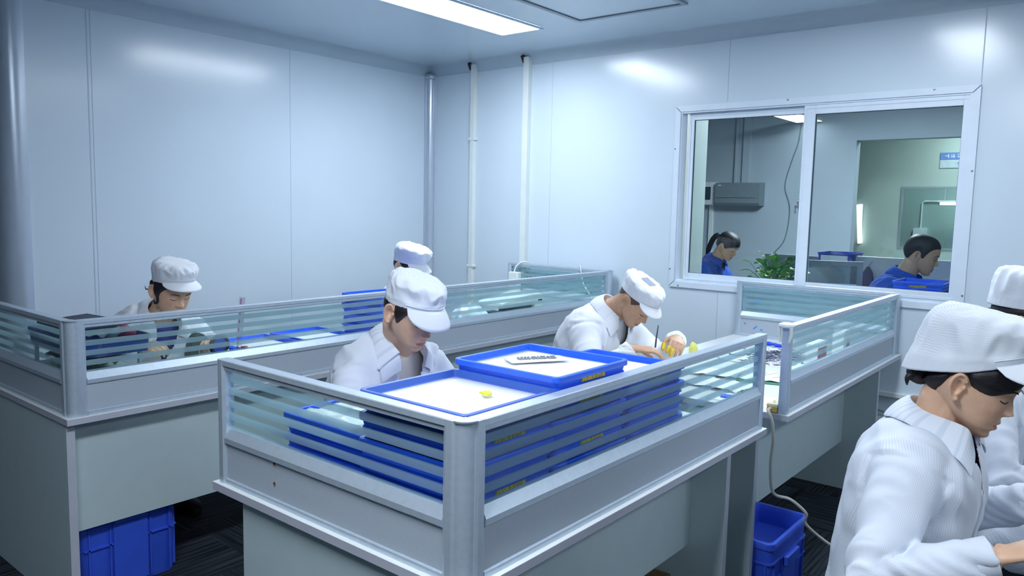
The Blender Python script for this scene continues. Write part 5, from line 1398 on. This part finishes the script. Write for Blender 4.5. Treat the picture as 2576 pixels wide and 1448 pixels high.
# sign
t = thing('wall_sign', 'blue sign with pale lettering high on the greenish wall', 'sign', (2.75, YT, 2.36))
bm = B(); box(bm, 2.56, YT-.012, 2.33, 3.05, YT, 2.425, .002); obj('board', bm, mat('sign_blue', '#5a7bb0', rough=.5), t)
bm = B(); box(bm, 2.56, YT-.011, 2.21, 3.05, YT, 2.326, .002); obj('lower_board', bm, mat('sign_pale', '#a9b8bb', rough=.6), t)
def glyphs(x0, z, h, n, y, m, parent):   # blurred characters: a few strokes each
    bm = B(); r = random.Random(5)
    for k in range(n):
        x = x0 + k*h*1.5
        for _ in range(4):
            if r.random() < .5: a = z + r.uniform(0, h); box(bm, x, y-.001, a, x+h, y, a+h*.14)
            else: a = x + r.uniform(0, h); box(bm, a, y-.001, z, a+h*.14, y, z+h)
    obj('lettering', bm, m, parent)
glyphs(2.62, 2.352, .05, 5, YT-.0125, M_white, t); glyphs(2.76, 2.26, .03, 5, YT-.0115, mat('sign_ink', '#5a7bb0', rough=.6), t)
# white splashback / counter in the third room
bm = B(); box(bm, 1.2, 7.05, 0, 5.0, 7.48, .86, .005); o = obj('counter', bm, M_wall2); tag(o, 'white counter along the greenish wall of the third room', 'counter')
# table for the two people beyond the window, with its partition
t = thing('workbench', 'pale workbench of the next room, just past the window', 'workbench', (3.4, .9, 0))
bm = B(); box(bm, 2.45, .10, .85, 4.9, .58, .875, .002); obj('tabletop', bm, [M_desk], t)
for x in (2.5, 2.95, 4.85):
    bm = B(); box(bm, x-.015, .12, 0, x+.015, .56, .85); obj('side_panel', bm, M_carcass, t)
t = thing('desk_partition', 'small striped glass partition in the next room, right of the window mullion', 'partition', (3.2, .75, .875))
M_dp = mat('dull_aluminium', '#7d868c', rough=.5, metal=.4)
def annex_screen(t, x0, x1, y0, y1, z0, z1, zl0, zl1):
    def P(u, z): return Vector((x0 + (x1-x0)*u, y0 + (y1-y0)*u, z))
    off = Vector((-(y1-y0), x1-x0, 0)).normalized()*.014
    def q(nm, u0, u1, za0, zb0, za1, zb1, m, k=1.0):
        bm = B(); loft(bm, [[P(u0, za0)-off*k, P(u1, zb0)-off*k, P(u1, zb1)-off*k, P(u0, za1)-off*k], [P(u0, za0)+off*k, P(u1, zb0)+off*k, P(u1, zb1)+off*k, P(u0, za1)+off*k]]); return obj(nm, bm, m, t)
    q('top_rail', 0, 1, z1-.03, z1-.03, z1, z1, M_dp); q('stile', .93, 1, z0, z0, z1-.03, z1-.03, M_dp); q('stile', 0, .06, z0, z0, z1-.03, z1-.03, M_dp)
    q('glass_pane', .06, .93, z0, z0, z1-.03, z1-.03, M_gband2, .2)
def gband2():
    m = glass_mat('dull_banded_glass', (.72, .8, .8), True); return m
M_gband2 = gband2()
annex_screen(t, 2.92, 3.385, .60, .80, .875, 1.215, 0, 0)
t = thing('desk_partition', 'plain grey partition behind the potted plant in the next room', 'partition', (2.5, 1.6, .8))
bm = B(); box(bm, 2.40, 1.58, 0, 2.85, 1.61, 1.195, .004); obj('panel', bm, M_dp, t)
openbox('parts_tray', 'blue tray with a white sheet, past the small partition in the next room', 'tray', 2.87, 1.45, 1.155, 3.135, 1.75, 1.235, M_blue_dull)
bm = B(); box(bm, 2.90, 1.444, 1.165, 3.10, 1.449, 1.215); o = obj('paper_sheet', bm, M_white); tag(o, 'white sheet stuck on the front of the blue tray in the next room', 'paper')
bm = B(); box(bm, 2.80, 1.40, 0, 3.14, 1.80, 1.155, .004); o = obj('cabinet', bm, M_wall2); tag(o, 'low pale cabinet holding the blue tray in the next room', 'cabinet')
# hanging blue cloth
bm = B(); loft(bm, [[Vector((3.24 + r*math.cos(2*PI*k/18)*(1+.12*math.sin(k*2.1)), 1.5 + r*.6*math.sin(2*PI*k/18), z)) for k in range(18)] for r, z in ((.062, .78), (.055, .95), (.042, 1.04), (.032, 1.10), (.014, 1.135), (.003, 1.145))])
o = obj('hanging_cloth', bm, mat('dark_navy_cloth', '#141f5c', rough=.9), smooth=True, angle=180); tag(o, 'dark blue cloth bag hanging in the next room, left of the man with black hair', 'cloth')
bm = B(); tube(bm, [(3.24, 1.5, 1.14), (3.245, 1.51, 1.165), (3.25, 1.56, 1.175)], .004, 6); o = obj('wall_hook', bm, M_screw, smooth=True); tag(o, 'small metal hook holding the dark blue cloth', 'hook')
bm = B(); box(bm, 3.0, 1.56, 0, 5.0, 1.60, 1.215, .004); o = obj('low_partition', bm, M_desk); tag(o, 'long white low partition behind the man in the blue polo', 'partition')
bm = B(); box(bm, 3.47, 1.545, 1.13, 3.54, 1.56, 1.20, .004); o = obj('socket_plate', bm, M_dp); tag(o, 'grey socket plate on the white low partition left of the man', 'socket')
bm = B(); box(bm, 3.36, 1.552, .95, 3.46, 1.5595, 1.10); o = obj('notice', bm, mat('lilac_paper', '#a9b3cc', rough=.7)); tag(o, 'pale lilac notice on the white low partition', 'notice')
# trays by the window in front of the man
for k in range(5):
    put_tray(proto, 3.86, .285, .876 + k*.0555, 'labelled blue tray at the window beside the man, %s of the pile' % ('topmost' if k == 4 else ORD[k]), 'trays in front of the man', .96, -PI/2, .9, .82)
# plant
t = thing('potted_plant', 'leafy green potted plant behind the left window pane', 'plant', (2.92, .40, .875))
bm = B(); lathe(bm, [(.06, 0), (.085, .10), (.09, .12), (.08, .12), (.07, .09)], 2.92, .40, .876, 20); obj('pot', bm, M_pvc, t, smooth=True, angle=40)
M_leaf = mat('green_leaf', '#4e8a45', rough=.4, var=.35, scale=9); M_leaf2 = mat('light_green_leaf', '#7cb94f', rough=.4, var=.3, scale=9)
r_ = random.Random(4); bmA, bmB = B(), B(); bmS = B()
for k in range(150):
    a = r_.uniform(0, 2*PI); el = r_.uniform(.1, 1.4); L = r_.uniform(.12, .265)
    o0 = Vector((2.92 + r_.uniform(-.03, .03), .40 + r_.uniform(-.03, .03), .985)); d = Vector((math.cos(a)*math.cos(el), math.sin(a)*math.cos(el)*.75, math.sin(el)))
    tip = o0 + d*L; tube(bmS, [o0, (o0+tip)/2 + Vector((0, 0, .015)), tip], .0018, 4)
    f = (d + Vector((0, 0, -.55))).normalized(); s, u = frame_of(f); tilt = r_.uniform(-.6, .6); s = (s*math.cos(tilt) + u*math.sin(tilt)); n = s.cross(f).normalized()
    ll, ww = r_.uniform(.05, .085), r_.uniform(.016, .027); b_ = bmA if r_.random() < .65 else bmB; rows = []
    for i in range(6):
        t_ = i/5; w = ww*math.sin(PI*min(1, t_*.93+.07))**.8; c = tip + f*ll*t_ - Vector((0, 0, 1))*.022*t_*t_
        rows.append([b_.verts.new(c - s*w + n*w*.25), b_.verts.new(c), b_.verts.new(c + s*w + n*w*.25)])
    for p, q in zip(rows, rows[1:]):
        for i in (0, 1): b_.faces.new((p[i], p[i+1], q[i+1], q[i]))
obj('stems', bmS, M_leaf, t); obj('foliage', bmA, M_leaf, t, smooth=True, angle=180); obj('foliage', bmB, M_leaf2, t, smooth=True, angle=180)
# ---- the two people there
hw = Head((1.985, 1.77, 1.232), DEG(29), DEG(-2), 0, nose=.95, sq=1.0)
PONY = [(0, .040), (40, .022), (60, .006), (76, -.012), (88, .0), (98, .012), (110, .0), (128, -.030), (150, -.055), (180, -.058)]
person('person', 'person with a black ponytail in a blue polo, seen through the left window pane', hw, (1.76, 1.77, .55), (2.22, 1.95, .84), (2.22, 1.60, .84), coat='polo', shirt=None, cap=None,
       hair=dict(low=PONY, thick=.012, bun=(-.112, .022, .024), locks=([(-.105, 0, .045), (-.135, 0, .035), (-.150, 0, -.01), (-.150, 0, -.07), (-.148, 0, -.13), (-.15, 0, -.17)], .026)if False else (([(-.100, 0, .040), (-.135, 0, .032), (-.152, 0, -.01), (-.150, 0, -.07), (-.140, 0, -.13), (-.135, 0, -.18)], .024),)), seed=8, short=True, voxel=.0035, vdepth=.06, build=.92)
stool(1.74, 1.77, 'black stool of the person with the ponytail')
hm_ = Head((3.753, .74, 1.286), DEG(17), DEG(6), 0, nose=1.12, fat=1.04, size=1.03, sq=1.0)
MANH = [(0, .064), (35, .062), (55, .050), (68, .025), (77, -.014), (85, -.010), (94, .018), (106, .014), (122, -.02), (150, -.050), (180, -.054)]
person('person', 'man with short black hair in a blue polo, seen through the right window pane', hm_, (3.48, .74, .55), (3.86, .92, .93), (3.84, .62, .95), sex='m', coat='polo', cap=None, hair=dict(low=MANH, thick=.013, edge=3), seed=9, short=True, voxel=.0032, vdepth=.06, build=1.04, slump=.03)
stool(3.45, .74, 'black stool of the man with short black hair')
